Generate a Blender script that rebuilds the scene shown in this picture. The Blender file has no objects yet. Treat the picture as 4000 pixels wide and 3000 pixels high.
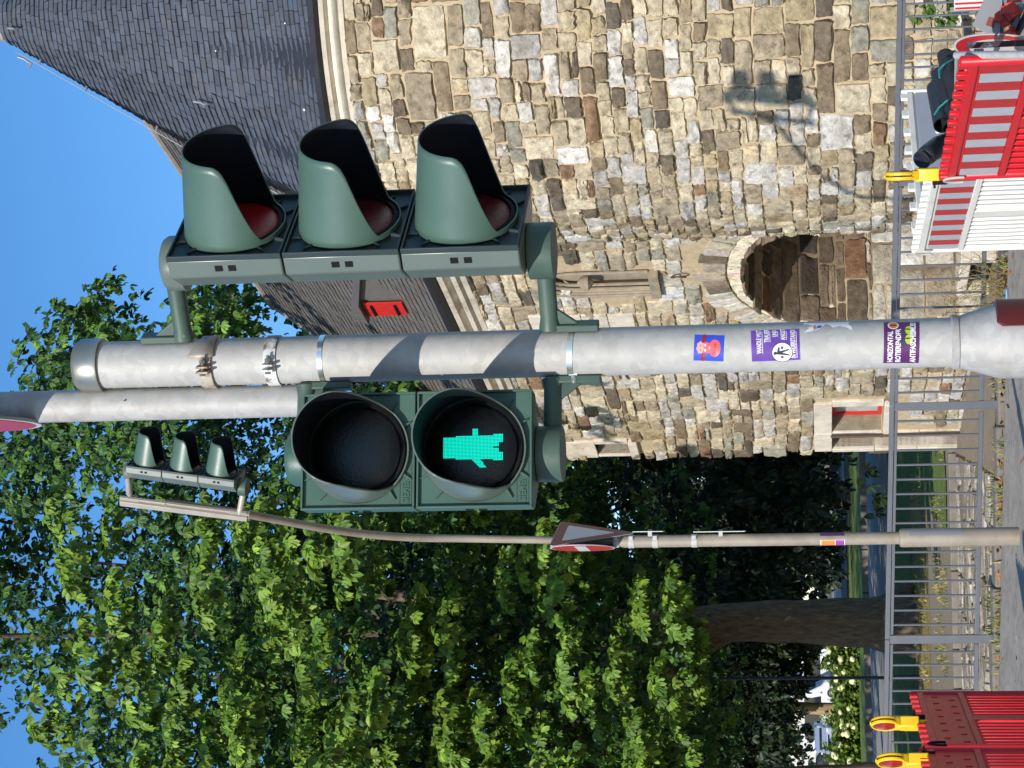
import bpy, bmesh, math, random
import numpy as np
from mathutils import Matrix, Vector, Euler
R = math.radians
PI = math.pi
random.seed(7)
rng = np.random.default_rng(11)
scene = bpy.context.scene
COL = scene.collection

# ------------------------------------------------------------------ camera (the photo was taken with the phone on its side)
CAMZ = 1.76
PITCH, ROLL, F = R(8.32), 0.025, 8000.0
fwd = Vector((0, math.cos(PITCH), math.sin(PITCH)))
up0 = Vector((0, -math.sin(PITCH), math.cos(PITCH)))
rt0 = Vector((1, 0, 0))
upc = up0 * math.cos(ROLL) + rt0 * math.sin(ROLL)
rtc = rt0 * math.cos(ROLL) - up0 * math.sin(ROLL)
cd = bpy.data.cameras.new('camera')
cam = bpy.data.objects.new('camera', cd)
COL.objects.link(cam)
cd.sensor_width = 36.0
cd.lens = F / 4000 * 36.0
cd.clip_start = 0.1
cd.clip_end = 3000
M = Matrix.Identity(4)
for i, v in enumerate((-upc, rtc, -fwd)):
    for k in range(3):
        M[k][i] = v[k]
M.translation = Vector((0, 0, CAMZ))
cam.matrix_world = M
scene.camera = cam

def P(ix, iy, Y):
    """world point seen at photo pixel (ix, iy) at distance Y ahead"""
    d = fwd + rtc * ((1500 - iy) / F) + upc * ((2000 - ix) / F)
    return Vector((0, 0, CAMZ)) + d * (Y / d.y)

def proj(p):
    q = np.asarray(p, float) - np.array([0, 0, CAMZ])
    f = q @ np.array(fwd)
    return 2000 - F * (q @ np.array(upc)) / f, 1500 - F * (q @ np.array(rtc)) / f

# ------------------------------------------------------------------ light
SAZ, SEL = R(25), R(26)        # sun behind the camera, to its left
ld = bpy.data.lights.new('sun', 'SUN')
ld.energy = 4.9
ld.angle = R(0.5)
ld.color = (1.0, 0.945, 0.87)
sun = bpy.data.objects.new('sun', ld)
COL.objects.link(sun)
tosun = Vector((-math.sin(SAZ) * math.cos(SEL), -math.cos(SAZ) * math.cos(SEL), math.sin(SEL)))
sun.rotation_euler = tosun.to_track_quat('Z', 'Y').to_euler()
w = bpy.data.worlds.new("World")
scene.world = w
w.use_nodes = True
nt = w.node_tree
sky = nt.nodes.new('ShaderNodeTexSky')
sky.sky_type = 'NISHITA'
sky.sun_disc = False
sky.sun_elevation = SEL
sky.sun_rotation = math.atan2(tosun.x, tosun.y)
sky.altitude = 200
sky.air_density = 1.0
sky.dust_density = 0.2
sky.ozone_density = 4.6
hs = nt.nodes.new('ShaderNodeHueSaturation')
hs.inputs['Saturation'].default_value = 1.17
hs.inputs['Value'].default_value = 1.08
nt.links.new(sky.outputs[0], hs.inputs['Color'])
nt.links.new(hs.outputs[0], nt.nodes['Background'].inputs[0])
nt.nodes['Background'].inputs[1].default_value = 0.15
scene.view_settings.view_transform = 'Standard'
scene.view_settings.look = 'None'
scene.view_settings.exposure = 0.1
scene.view_settings.gamma = 1.0

# ------------------------------------------------------------------ materials
def lin(r, g, b):
    f = lambda c: (c / 255 / 12.92) if c / 255 <= 0.04045 else ((c / 255 + 0.055) / 1.055) ** 2.4
    return (f(r), f(g), f(b))

def mat(name, col, rough=0.6, metal=0.0, var=0.0, scale=8.0, bump=0.0, bscale=None, attr=False, spec=0.5,
        dark=None, dscale=2.0, dcut=(0.5, 0.65), trans=0.0, emit=None, estr=1.0, coat=0.0, stretch=None, damt=1.0, vor=None):
    m = bpy.data.materials.new(name)
    m.use_nodes = True
    n, l = m.node_tree.nodes, m.node_tree.links
    b = n['Principled BSDF']
    b.inputs['Roughness'].default_value = rough
    b.inputs['Metallic'].default_value = metal
    b.inputs['Specular IOR Level'].default_value = spec
    b.inputs['Coat Weight'].default_value = coat
    tc = n.new('ShaderNodeTexCoord')
    src = tc.outputs['Object']
    if stretch:
        mp = n.new('ShaderNodeMapping')
        mp.inputs['Scale'].default_value = stretch
        l.new(src, mp.inputs[0])
        src = mp.outputs[0]
    if attr:
        a = n.new('ShaderNodeAttribute')
        a.attribute_name = 'Col'
        c = a.outputs['Color']
    else:
        rg = n.new('ShaderNodeRGB')
        rg.outputs[0].default_value = (*col, 1)
        c = rg.outputs[0]
    if var:
        nz = n.new('ShaderNodeTexNoise')
        nz.inputs['Scale'].default_value = scale
        nz.inputs['Detail'].default_value = 6
        nz.inputs['Roughness'].default_value = 0.65
        l.new(src, nz.inputs['Vector'])
        mr = n.new('ShaderNodeMapRange')
        mr.inputs['From Min'].default_value = 0.3
        mr.inputs['From Max'].default_value = 0.7
        mr.inputs['To Min'].default_value = 1 - var
        mr.inputs['To Max'].default_value = 1 + var
        l.new(nz.outputs['Fac'], mr.inputs['Value'])
        mx = n.new('ShaderNodeVectorMath')
        mx.operation = 'SCALE'
        l.new(c, mx.inputs[0])
        l.new(mr.outputs[0], mx.inputs['Scale'])
        c = mx.outputs[0]
        rr = n.new('ShaderNodeMapRange')
        rr.inputs['To Min'].default_value = max(0.02, rough - 0.12)
        rr.inputs['To Max'].default_value = min(1, rough + 0.12)
        l.new(nz.outputs['Fac'], rr.inputs['Value'])
        l.new(rr.outputs[0], b.inputs['Roughness'])
    if vor:
        vt = n.new('ShaderNodeTexVoronoi')
        vt.inputs['Scale'].default_value = vor[0]
        vt.inputs['Randomness'].default_value = 1
        nz3 = n.new('ShaderNodeTexNoise')
        nz3.inputs['Scale'].default_value = vor[0] * .8
        l.new(src, nz3.inputs['Vector'])
        ad = n.new('ShaderNodeVectorMath')
        ad.operation = 'MULTIPLY_ADD'
        ad.inputs[1].default_value = (.9 / vor[0],) * 3
        l.new(nz3.outputs['Color'], ad.inputs[0])
        l.new(src, ad.inputs[2])
        l.new(ad.outputs[0], vt.inputs['Vector'])
        sp = n.new('ShaderNodeSeparateColor')
        l.new(vt.outputs['Color'], sp.inputs[0])
        mr = n.new('ShaderNodeMapRange')
        mr.inputs['To Min'].default_value = 1 - vor[1]
        mr.inputs['To Max'].default_value = 1 + vor[1]
        l.new(sp.outputs[0], mr.inputs['Value'])
        mx = n.new('ShaderNodeVectorMath')
        mx.operation = 'SCALE'
        l.new(c, mx.inputs[0])
        l.new(mr.outputs[0], mx.inputs['Scale'])
        c = mx.outputs[0]
    if dark is not None:
        nz2 = n.new('ShaderNodeTexNoise')
        nz2.inputs['Scale'].default_value = dscale
        nz2.inputs['Detail'].default_value = 8
        nz2.inputs['Roughness'].default_value = 0.7
        l.new(src, nz2.inputs['Vector'])
        mr2 = n.new('ShaderNodeMapRange')
        mr2.inputs['From Min'].default_value = dcut[0]
        mr2.inputs['From Max'].default_value = dcut[1]
        mr2.inputs['To Max'].default_value = damt
        l.new(nz2.outputs['Fac'], mr2.inputs['Value'])
        mix = n.new('ShaderNodeMix')
        mix.data_type = 'RGBA'
        l.new(mr2.outputs[0], mix.inputs[0])
        l.new(c, mix.inputs[6])
        mix.inputs[7].default_value = (*dark, 1)
        c = mix.outputs[2]
    l.new(c, b.inputs['Base Color'])
    if bump:
        nb = n.new('ShaderNodeTexNoise')
        nb.inputs['Scale'].default_value = bscale or scale * 3
        nb.inputs['Detail'].default_value = 8
        nb.inputs['Roughness'].default_value = 0.7
        l.new(src, nb.inputs['Vector'])
        bp = n.new('ShaderNodeBump')
        bp.inputs['Strength'].default_value = 1.0
        bp.inputs['Distance'].default_value = bump
        l.new(nb.outputs['Fac'], bp.inputs['Height'])
        l.new(bp.outputs[0], b.inputs['Normal'])
    if trans:
        tr = n.new('ShaderNodeBsdfTranslucent')
        l.new(c, tr.inputs['Color'])
        ms = n.new('ShaderNodeMixShader')
        ms.inputs[0].default_value = trans
        l.new(b.outputs[0], ms.inputs[1])
        l.new(tr.outputs[0], ms.inputs[2])
        l.new(ms.outputs[0], n['Material Output'].inputs['Surface'])
    if emit:
        b.inputs['Emission Color'].default_value = (*emit, 1)
        b.inputs['Emission Strength'].default_value = estr
    return m

MT = {}
MT['stone'] = mat('weathered_stone', (.4, .35, .28), .9, var=.34, scale=13, bump=.022, bscale=30, attr=True, spec=.12,
                  dark=(.07, .055, .04), dscale=10, dcut=(.53, .66), damt=.62)
MT['mortar'] = mat('lime_mortar', lin(180, 162, 132), .95, var=.2, scale=10, bump=.01, bscale=40, spec=.1)
MT['ashlar'] = mat('pale_limestone', lin(205, 195, 178), .9, var=.15, scale=5, bump=.005, bscale=22, spec=.15,
                   dark=lin(150, 135, 112), dscale=3, dcut=(.5, .7), damt=.7)
MT['carved'] = mat('grey_carved_stone', lin(146, 134, 116), .9, var=.25, scale=7, bump=.008, bscale=25, spec=.15)
MT['slate'] = mat('roof_slate', (.09, .09, .10), .5, attr=True, var=.18, scale=6, bump=.002, bscale=30, spec=.35)
MT['lead'] = mat('lead_sheet', lin(150, 142, 132), .55, var=.15, scale=6, bump=.003)
MT['gutter'] = mat('dark_zinc_gutter', lin(52, 55, 62), .5, metal=.3, var=.2, scale=5)
MT['galv'] = mat('galvanised_steel', lin(174, 172, 167), .62, metal=.1, var=.08, scale=14, vor=(50, .08), bump=.0004, bscale=60, spec=.4,
                 dark=lin(128, 132, 136), dscale=7, dcut=(.5, .75), damt=.5)
MT['galv2'] = mat('galvanised_steel_streaked', lin(168, 166, 162), .6, metal=.1, var=.12, scale=9, vor=(42, .085), bump=.0004, bscale=60, spec=.4,
                  dark=lin(138, 124, 108), dscale=6, dcut=(.5, .72), damt=.55)
MT['capmetal'] = mat('cast_aluminium_cap', lin(150, 150, 140), .38, metal=.7, var=.1, scale=8)
MT['band'] = mat('stainless_band', lin(225, 222, 216), .28, metal=.9)
MT['oldclamp'] = mat('rusty_clamp', lin(176, 166, 152), .6, metal=.3, var=.2, scale=20, dark=lin(110, 72, 40), dscale=14, dcut=(.5, .62))
MT['whiteclamp'] = mat('flaking_white_clamp', lin(205, 205, 202), .6, var=.1, scale=20, dark=lin(120, 100, 84), dscale=20, dcut=(.5, .6))
MT['green'] = mat('dark_green_plastic', lin(60, 90, 78), .42, var=.12, scale=7, spec=.45, dark=lin(96, 110, 98), dscale=8, dcut=(.55, .8), damt=.5, bump=.0003, bscale=180)
MT['greenbody'] = mat('faded_green_polycarbonate', lin(96, 106, 98), .33, var=.05, scale=6, spec=.5, dark=lin(88, 98, 90), dscale=4, dcut=(.5, .8), damt=.6)
MT['greenvis'] = mat('green_visor_plastic', lin(72, 98, 87), .40, var=.06, scale=7, spec=.55, bump=.0003, bscale=220)
MT['plate'] = mat('green_front_plate', lin(62, 90, 78), .5, var=.12, scale=9, spec=.4, dark=lin(100, 116, 102), dscale=10, dcut=(.55, .8), damt=.5)
MT['vin'] = mat('visor_inside_black', lin(20, 25, 33), .6, spec=.2)
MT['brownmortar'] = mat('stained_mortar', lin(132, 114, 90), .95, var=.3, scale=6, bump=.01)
MT['plated'] = mat('dark_front_plate', lin(38, 52, 52), .5, var=.1, scale=7, spec=.4)
MT['bracket'] = mat('green_cast_bracket', lin(66, 86, 76), .5, var=.15, scale=18, spec=.4, dark=lin(150, 155, 148), dscale=9, dcut=(.64, .7), damt=.8)
MT['black'] = mat('matt_black', lin(16, 18, 20), .7, spec=.2)
MT['blacklens'] = mat('dark_lens', lin(18, 22, 26), .25, spec=.5, bump=.001, bscale=160)
MT['redlens'] = mat('red_lens', lin(140, 14, 32), .22, spec=.6, bump=.0015, bscale=150)
MT['redlensd'] = mat('dull_red_lens', lin(88, 26, 32), .25, spec=.6, var=.3, scale=20, bump=.0015, bscale=150)
MT['led'] = mat('green_led', (0.0, .5, .35), .5, emit=(0.0, .88, .64), estr=1.15)
MT['railp'] = mat('railing_paint', lin(98, 100, 106), .45, metal=.2, var=.06, scale=6, spec=.4)
MT['redpl'] = mat('red_plastic', lin(200, 24, 34), .4, var=.12, scale=7, spec=.4, dark=lin(150, 40, 40), dscale=5, dcut=(.55, .75), damt=.6)
MT['whitepl'] = mat('white_plastic', lin(222, 218, 208), .4, var=.05, scale=5, spec=.4, dark=lin(170, 160, 142), dscale=6, dcut=(.55, .8), damt=.6)
MT['reflred'] = mat('red_reflective_sheet', lin(178, 34, 36), .4, var=.12, scale=12)
MT['reflgrey'] = mat('silver_reflective_sheet', lin(168, 172, 176), .4, var=.05, scale=9)
MT['greysheet'] = mat('grey_sheet', lin(160, 164, 172), .5, var=.05, scale=4)
MT['yellow'] = mat('yellow_plastic', lin(236, 190, 20), .4, var=.05, scale=6)
MT['lampred'] = mat('red_lamp_lens', lin(150, 30, 14), .2, spec=.6, var=.2, scale=30)
MT['blackpipe'] = mat('black_corrugated_pipe', lin(46, 46, 48), .55, var=.25, scale=8)
MT['blackfoil'] = mat('black_shiny_pipe', lin(22, 25, 34), .2, var=.3, scale=8, bump=.02, bscale=7)
MT['twine'] = mat('turquoise_strap', lin(40, 130, 120), .6)
MT['asphalt'] = mat('pavement_asphalt', lin(158, 150, 138), .9, var=.22, scale=3, bump=.006, bscale=45, dark=lin(84, 80, 76), dscale=14, dcut=(.52, .62), damt=.55)
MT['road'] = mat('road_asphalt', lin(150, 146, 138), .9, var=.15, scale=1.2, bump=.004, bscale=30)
MT['dirt'] = mat('dry_soil', lin(132, 112, 84), .95, var=.3, scale=4, bump=.02, bscale=16, dark=lin(84, 78, 48), dscale=3, dcut=(.5, .6))
MT['path'] = mat('gravel_path', lin(140, 128, 108), .95, var=.2, scale=5, bump=.006, bscale=40)
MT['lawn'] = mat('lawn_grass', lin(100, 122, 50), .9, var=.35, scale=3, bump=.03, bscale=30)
MT['drygrass'] = mat('dry_grass', lin(158, 136, 76), .95, var=.35, scale=4, bump=.03, bscale=30, dark=lin(90, 96, 44), dscale=2.5, dcut=(.5, .62))
MT['kerb'] = mat('kerb_stone', lin(120, 112, 102), .9, var=.2, scale=5, bump=.005)
MT['bark'] = mat('chestnut_bark', lin(124, 106, 88), .95, var=.55, scale=5, bump=.08, bscale=12, stretch=(3, 3, .7))
MT['barkpale'] = mat('pale_bark', lin(150, 128, 98), .95, var=.3, scale=3, bump=.02, bscale=9, stretch=(3, 3, .7))
MT['leaf'] = mat('chestnut_leaf', (.06, .1, .02), .5, attr=True, trans=.2, spec=.35)
MT['nut'] = mat('green_fruit', lin(150, 170, 70), .6)
MT['petal'] = mat('cream_flower_heads', lin(214, 214, 160), .8, var=.12, scale=12, bump=.02, bscale=20)
MT['rust'] = mat('rusty_blue_paint', lin(60, 42, 38), .7, var=.3, scale=20, dark=lin(80, 130, 190), dscale=9, dcut=(.55, .6))
MT['signred'] = mat('sign_red', lin(190, 26, 34), .35, var=.04)
MT['signwhite'] = mat('sign_white', lin(206, 206, 204), .4, var=.05)
MT['signfaded'] = mat('faded_sign_border', lin(128, 62, 54), .5, var=.1)
MT['signback'] = mat('sign_back_grey', lin(140, 142, 144), .5, metal=.3)
MT['mastgrey'] = mat('pale_mast_paint', lin(172, 164, 152), .5, metal=.2, var=.12, scale=5)
MT['mast'] = mat('weathered_mast_paint', lin(142, 133, 119), .6, var=.18, scale=4, dark=lin(120, 94, 62), dscale=2.5, dcut=(.5, .7), damt=.7)
MT['redpaint'] = mat('red_shutter_paint', lin(190, 40, 34), .5, var=.08)
MT['darkglass'] = mat('dark_glass', lin(34, 40, 44), .1, spec=.6)
MT['paleglass'] = mat('pale_curtained_glass', lin(150, 165, 160), .2, var=.3, scale=6)
MT['brownpipe'] = mat('brown_iron', lin(84, 60, 48), .6)
MT['cover'] = mat('dark_red_cover', lin(92, 30, 32), .3, var=.1, coat=.4)
MT['carsilver'] = mat('silver_car_paint', lin(186, 194, 206), .25, metal=.4)
MT['carwhite'] = mat('white_van_paint', lin(205, 208, 210), .35)
MT['carblue'] = mat('dark_car_paint', lin(30, 34, 48), .25, metal=.3)
MT['rubber'] = mat('tyre_rubber', lin(26, 26, 28), .8)
MT['render1'] = mat('pale_house_render', lin(200, 196, 186), .9, var=.1)
MT['redcab'] = mat('red_painted_steel', lin(206, 58, 44), .45, var=.15, scale=20)
MT['steelgrey'] = mat('grey_steel_beam', lin(134, 136, 140), .5, metal=.3, var=.2, scale=10)
MT['lamp'] = mat('lamp_head', lin(190, 190, 190), .4)

# ------------------------------------------------------------------ mesh helpers
class MB:
    def __init__(s):
        s.v = []; s.f = []; s.mi = []; s.c = None
    def add(s, v, f, mi=0):
        o = len(s.v)
        s.v.extend([tuple(p) for p in v])
        s.f.extend([tuple(i + o for i in q) for q in f])
        s.mi.extend([mi] * len(f))
        return s
    def box(s, c, d, rot=None, mi=0):
        x, y, z = d[0] / 2, d[1] / 2, d[2] / 2
        v = [Vector((a * x, b * y, e * z)) for a in (-1, 1) for b in (-1, 1) for e in (-1, 1)]
        if rot is not None:
            v = [rot @ p for p in v]
        v = [p + Vector(c) for p in v]
        return s.add(v, [(0, 1, 3, 2), (4, 6, 7, 5), (0, 4, 5, 1), (2, 3, 7, 6), (0, 2, 6, 4), (1, 5, 7, 3)], mi)
    def tube(s, pts, rad, n=16, caps=True, mi=0, sq=None):
        pts = [Vector(p) for p in pts]
        if not hasattr(rad, '__len__'):
            rad = [rad] * len(pts)
        prev = None
        rings = []
        for i, p in enumerate(pts):
            t = (pts[min(i + 1, len(pts) - 1)] - pts[max(i - 1, 0)]).normalized()
            if prev is None:
                a = Vector((0, 0, 1)) if abs(t.z) < .9 else Vector((1, 0, 0))
                u = t.cross(a).normalized()
            else:
                u = (prev - t * prev.dot(t)).normalized()
            prev = u
            w_ = t.cross(u)
            rings.append([p + (u * math.cos(2 * PI * k / n) + w_ * math.sin(2 * PI * k / n)) * rad[i] for k in range(n)])
        v = [q for r_ in rings for q in r_]
        f = []
        for i in range(len(pts) - 1):
            for k in range(n):
                a, b = i * n + k, i * n + (k + 1) % n
                f.append((a, b, b + n, a + n))
        if caps:
            f.append(tuple(range(n))[::-1])
            f.append(tuple((len(pts) - 1) * n + k for k in range(n)))
        return s.add(v, f, mi)
    def lathe(s, prof, n=32, c=(0, 0, 0), mi=0, rot=None, closed=False):
        """prof: list of (r, z)"""
        v = []; f = []
        for (r_, z) in prof:
            for k in range(n):
                p = Vector((r_ * math.cos(2 * PI * k / n), r_ * math.sin(2 * PI * k / n), z))
                if rot is not None:
                    p = rot @ p
                v.append(p + Vector(c))
        for i in range(len(prof) - 1):
            for k in range(n):
                a, b = i * n + k, i * n + (k + 1) % n
                f.append((a, b, b + n, a + n))
        if not closed:
            f.append(tuple(range(n))[::-1])
            f.append(tuple((len(prof) - 1) * n + k for k in range(n)))
        return s.add(v, f, mi)
    def prism(s, poly, h0, h1, axis='z', rot=None, c=(0, 0, 0), mi=0):
        n = len(poly)
        def mk(a, b, h):
            if axis == 'z': p = Vector((a, b, h))
            elif axis == 'y': p = Vector((a, h, b))
            else: p = Vector((h, a, b))
            if rot is not None: p = rot @ p
            return p + Vector(c)
        v = [mk(a, b, h0) for a, b in poly] + [mk(a, b, h1) for a, b in poly]
        f = [tuple(range(n))[::-1], tuple(range(n, 2 * n))]
        f += [(i, (i + 1) % n, n + (i + 1) % n, n + i) for i in range(n)]
        return s.add(v, f, mi)
    def build(s, name, mats, parent=None, smooth=True, bevel=0, angle=35, solid=None, local=False, recalc=True):
        me = bpy.data.meshes.new(name)
        v = np.array(s.v, float)
        if parent is not None and not local and parent in WM:
            iv = np.array(WM[parent].inverted())
            v = v @ iv[:3, :3].T + iv[:3, 3]
        me.from_pydata(v.tolist(), [], s.f)
        if not isinstance(mats, (list, tuple)):
            mats = [mats]
        for m in mats:
            me.materials.append(m)
        if len(mats) > 1:
            me.polygons.foreach_set('material_index', s.mi)
        if s.c is not None:
            ca = me.color_attributes.new('Col', 'FLOAT_COLOR', 'POINT')
            ca.data.foreach_set('color', np.asarray(s.c, np.float32).ravel())
        if recalc:
            bm = bmesh.new(); bm.from_mesh(me)
            bmesh.ops.recalc_face_normals(bm, faces=bm.faces)
            bm.to_mesh(me); bm.free()
        if smooth:
            me.shade_smooth()
            me.set_sharp_from_angle(angle=R(angle))
        me.update()
        o = bpy.data.objects.new(name, me)
        COL.objects.link(o)
        if parent is not None:
            o.parent = parent
        if bevel:
            b = o.modifiers.new('bevel', 'BEVEL')
            b.width = bevel; b.segments = 2; b.limit_method = 'ANGLE'; b.angle_limit = R(40)
        if solid:
            sm = o.modifiers.new('solid', 'SOLIDIFY')
            sm.thickness = solid[0]; sm.offset = solid[1]
            if len(mats) > 1:
                sm.material_offset = 1
        return o

WM = {}
def tag(o, label, cat, group=None, kind=None):
    if label: o['label'] = label
    if cat: o['category'] = cat
    if group: o['group'] = group
    if kind: o['kind'] = kind
    return o
def empty(name, loc, label, cat, group=None, rot=(0, 0, 0)):
    o = bpy.data.objects.new(name, None)
    COL.objects.link(o)
    o.empty_display_size = .1
    o.location = loc
    o.rotation_euler = rot
    WM[o] = Matrix.LocRotScale(Vector(loc), Euler(rot), None)
    return tag(o, label, cat, group)
def copy_tree(o, parent=None):
    c = o.copy()
    COL.objects.link(c)
    if parent is not None: c.parent = parent
    for ch in [x for x in bpy.data.objects if x.parent == o]:
        copy_tree(ch, c)
    return c
def subpart(b, name, mats, part, **kw):
    """a piece of a part: same local frame as the part itself"""
    root = part.parent
    WM[part] = WM.get(root, Matrix.Identity(4))
    return b.build(name, mats, part, **kw)
def rotz(a): return Matrix.Rotation(a, 3, 'Z')

def sm(a, b, x):
    t = min(1, max(0, (x - a) / (b - a)))
    return t * t * (3 - 2 * t)

# ------------------------------------------------------------------ ground height
YP = [0, 20.2, 23.0, 45, 60, 130, 400]
ZP = [0, 0, -.38, -.40, -.15, .60, .60]
def H(x, y):
    x = np.asarray(x, float); y = np.asarray(y, float)
    p = np.interp(y, YP, ZP)
    t = np.clip((27 - y) / 5, 0, 1)
    return p - .0443 * np.clip(x, -5, 5) * t
def sheet(name, xs, ys, m, dz=0.0, jit=0, kind='structure', noise=0):
    xs = np.asarray(xs, float); ys = np.asarray(ys, float)
    X, Y = np.meshgrid(xs, ys)
    if jit:
        e = rng.normal(0, jit, X.shape[1])
        Y[0] += e; Y[-1] += rng.normal(0, jit, X.shape[1])
    Z = H(X, Y) + dz
    if noise: Z = Z + rng.normal(0, noise, Z.shape)
    b = MB()
    n = len(xs)
    f = [(j * n + i, j * n + i + 1, (j + 1) * n + i + 1, (j + 1) * n + i) for j in range(len(ys) - 1) for i in range(n - 1)]
    b.add(np.stack([X, Y, Z], -1).reshape(-1, 3), f)
    o = b.build(name, m, recalc=False)
    o['kind'] = kind
    return o
gx = np.concatenate([[-900, -300, -100, -50, -30, -20], np.arange(-14, 14.01, 1.0), [20, 30, 50, 100, 300, 900]])
gy = np.concatenate([[-300, -50, -10], np.arange(0, 20, 2.0), [20.2, 21, 22, 23, 24, 25, 26, 27, 28, 30, 35, 40, 45, 50, 60, 80, 100, 130, 200, 400, 900, 1800]])
sheet('ground', gx, gy, MT['dirt'], -.012)
sheet('pavement', np.linspace(-9, 9, 37), np.concatenate([[-3], np.arange(0, 19.01, 1.0)]), MT['asphalt'], .02)
sheet('path', np.linspace(-30, 14, 45), np.linspace(32.5, 40.5, 9), MT['path'], .004, jit=.1)
sheet('dry_verge', np.linspace(-30, 12, 90), np.linspace(40.5, 47, 8), MT['drygrass'], .008, jit=.25)
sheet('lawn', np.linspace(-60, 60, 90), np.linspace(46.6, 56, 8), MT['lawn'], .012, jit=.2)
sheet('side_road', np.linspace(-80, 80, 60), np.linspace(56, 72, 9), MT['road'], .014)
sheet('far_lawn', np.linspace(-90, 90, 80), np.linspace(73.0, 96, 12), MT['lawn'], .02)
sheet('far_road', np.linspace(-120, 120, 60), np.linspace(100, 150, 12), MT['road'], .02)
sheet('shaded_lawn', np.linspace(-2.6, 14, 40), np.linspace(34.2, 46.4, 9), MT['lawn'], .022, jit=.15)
# kerbs
for nm, y0, hh in (('kerb', 72.0, .22), ('kerb', 31.9, .12)):
    b = MB()
    for i in range(40):
        x0 = -30 + i * 1.5 if y0 > 50 else -12 + i * .6
        L_ = 1.46 if y0 > 50 else .58
        zz = float(H(x0 + L_ / 2, y0))
        b.box((x0 + L_ / 2, y0 + random.uniform(-.02, .02), zz + hh / 2 - .05), (L_, .5 if y0 > 50 else .14, hh + .1))
    o = b.build(nm, MT['kerb'], bevel=.02); o['kind'] = 'structure'
# ------------------------------------------------------------------ masonry
PAL = [((205, 188, 152), 5), ((188, 170, 134), 5), ((168, 150, 118), 4), ((206, 197, 180), 2.4), ((188, 180, 168), 3),
       ((144, 124, 94), 2.6), ((122, 106, 84), 1.6), ((150, 116, 82), .7), ((178, 158, 116), 1.6), ((108, 98, 82), .7), ((212, 205, 192), 1.0),
       ((160, 154, 132), 1.5)]
PALW = [((210, 200, 178), 5), ((196, 184, 160), 4), ((180, 164, 136), 3), ((215, 210, 200), 3), ((150, 136, 110), 2)]
def pick(pal):
    t = sum(w_ for _, w_ in pal); x = random.uniform(0, t)
    for c, w_ in pal:
        x -= w_
        if x <= 0: break
    k = random.uniform(.82, 1.08)
    l_ = lin(*c); g_ = sum(l_) / 3
    return [(v * .78 + g_ * .22) * k * 1.0 for v in l_]
U = np.array([-1, -.93, -.6, -.2, .2, .6, .93, 1.0])
UU, VV = np.meshgrid(U, U)
EDGE = np.maximum(abs(UU), abs(VV)) > .99
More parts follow.
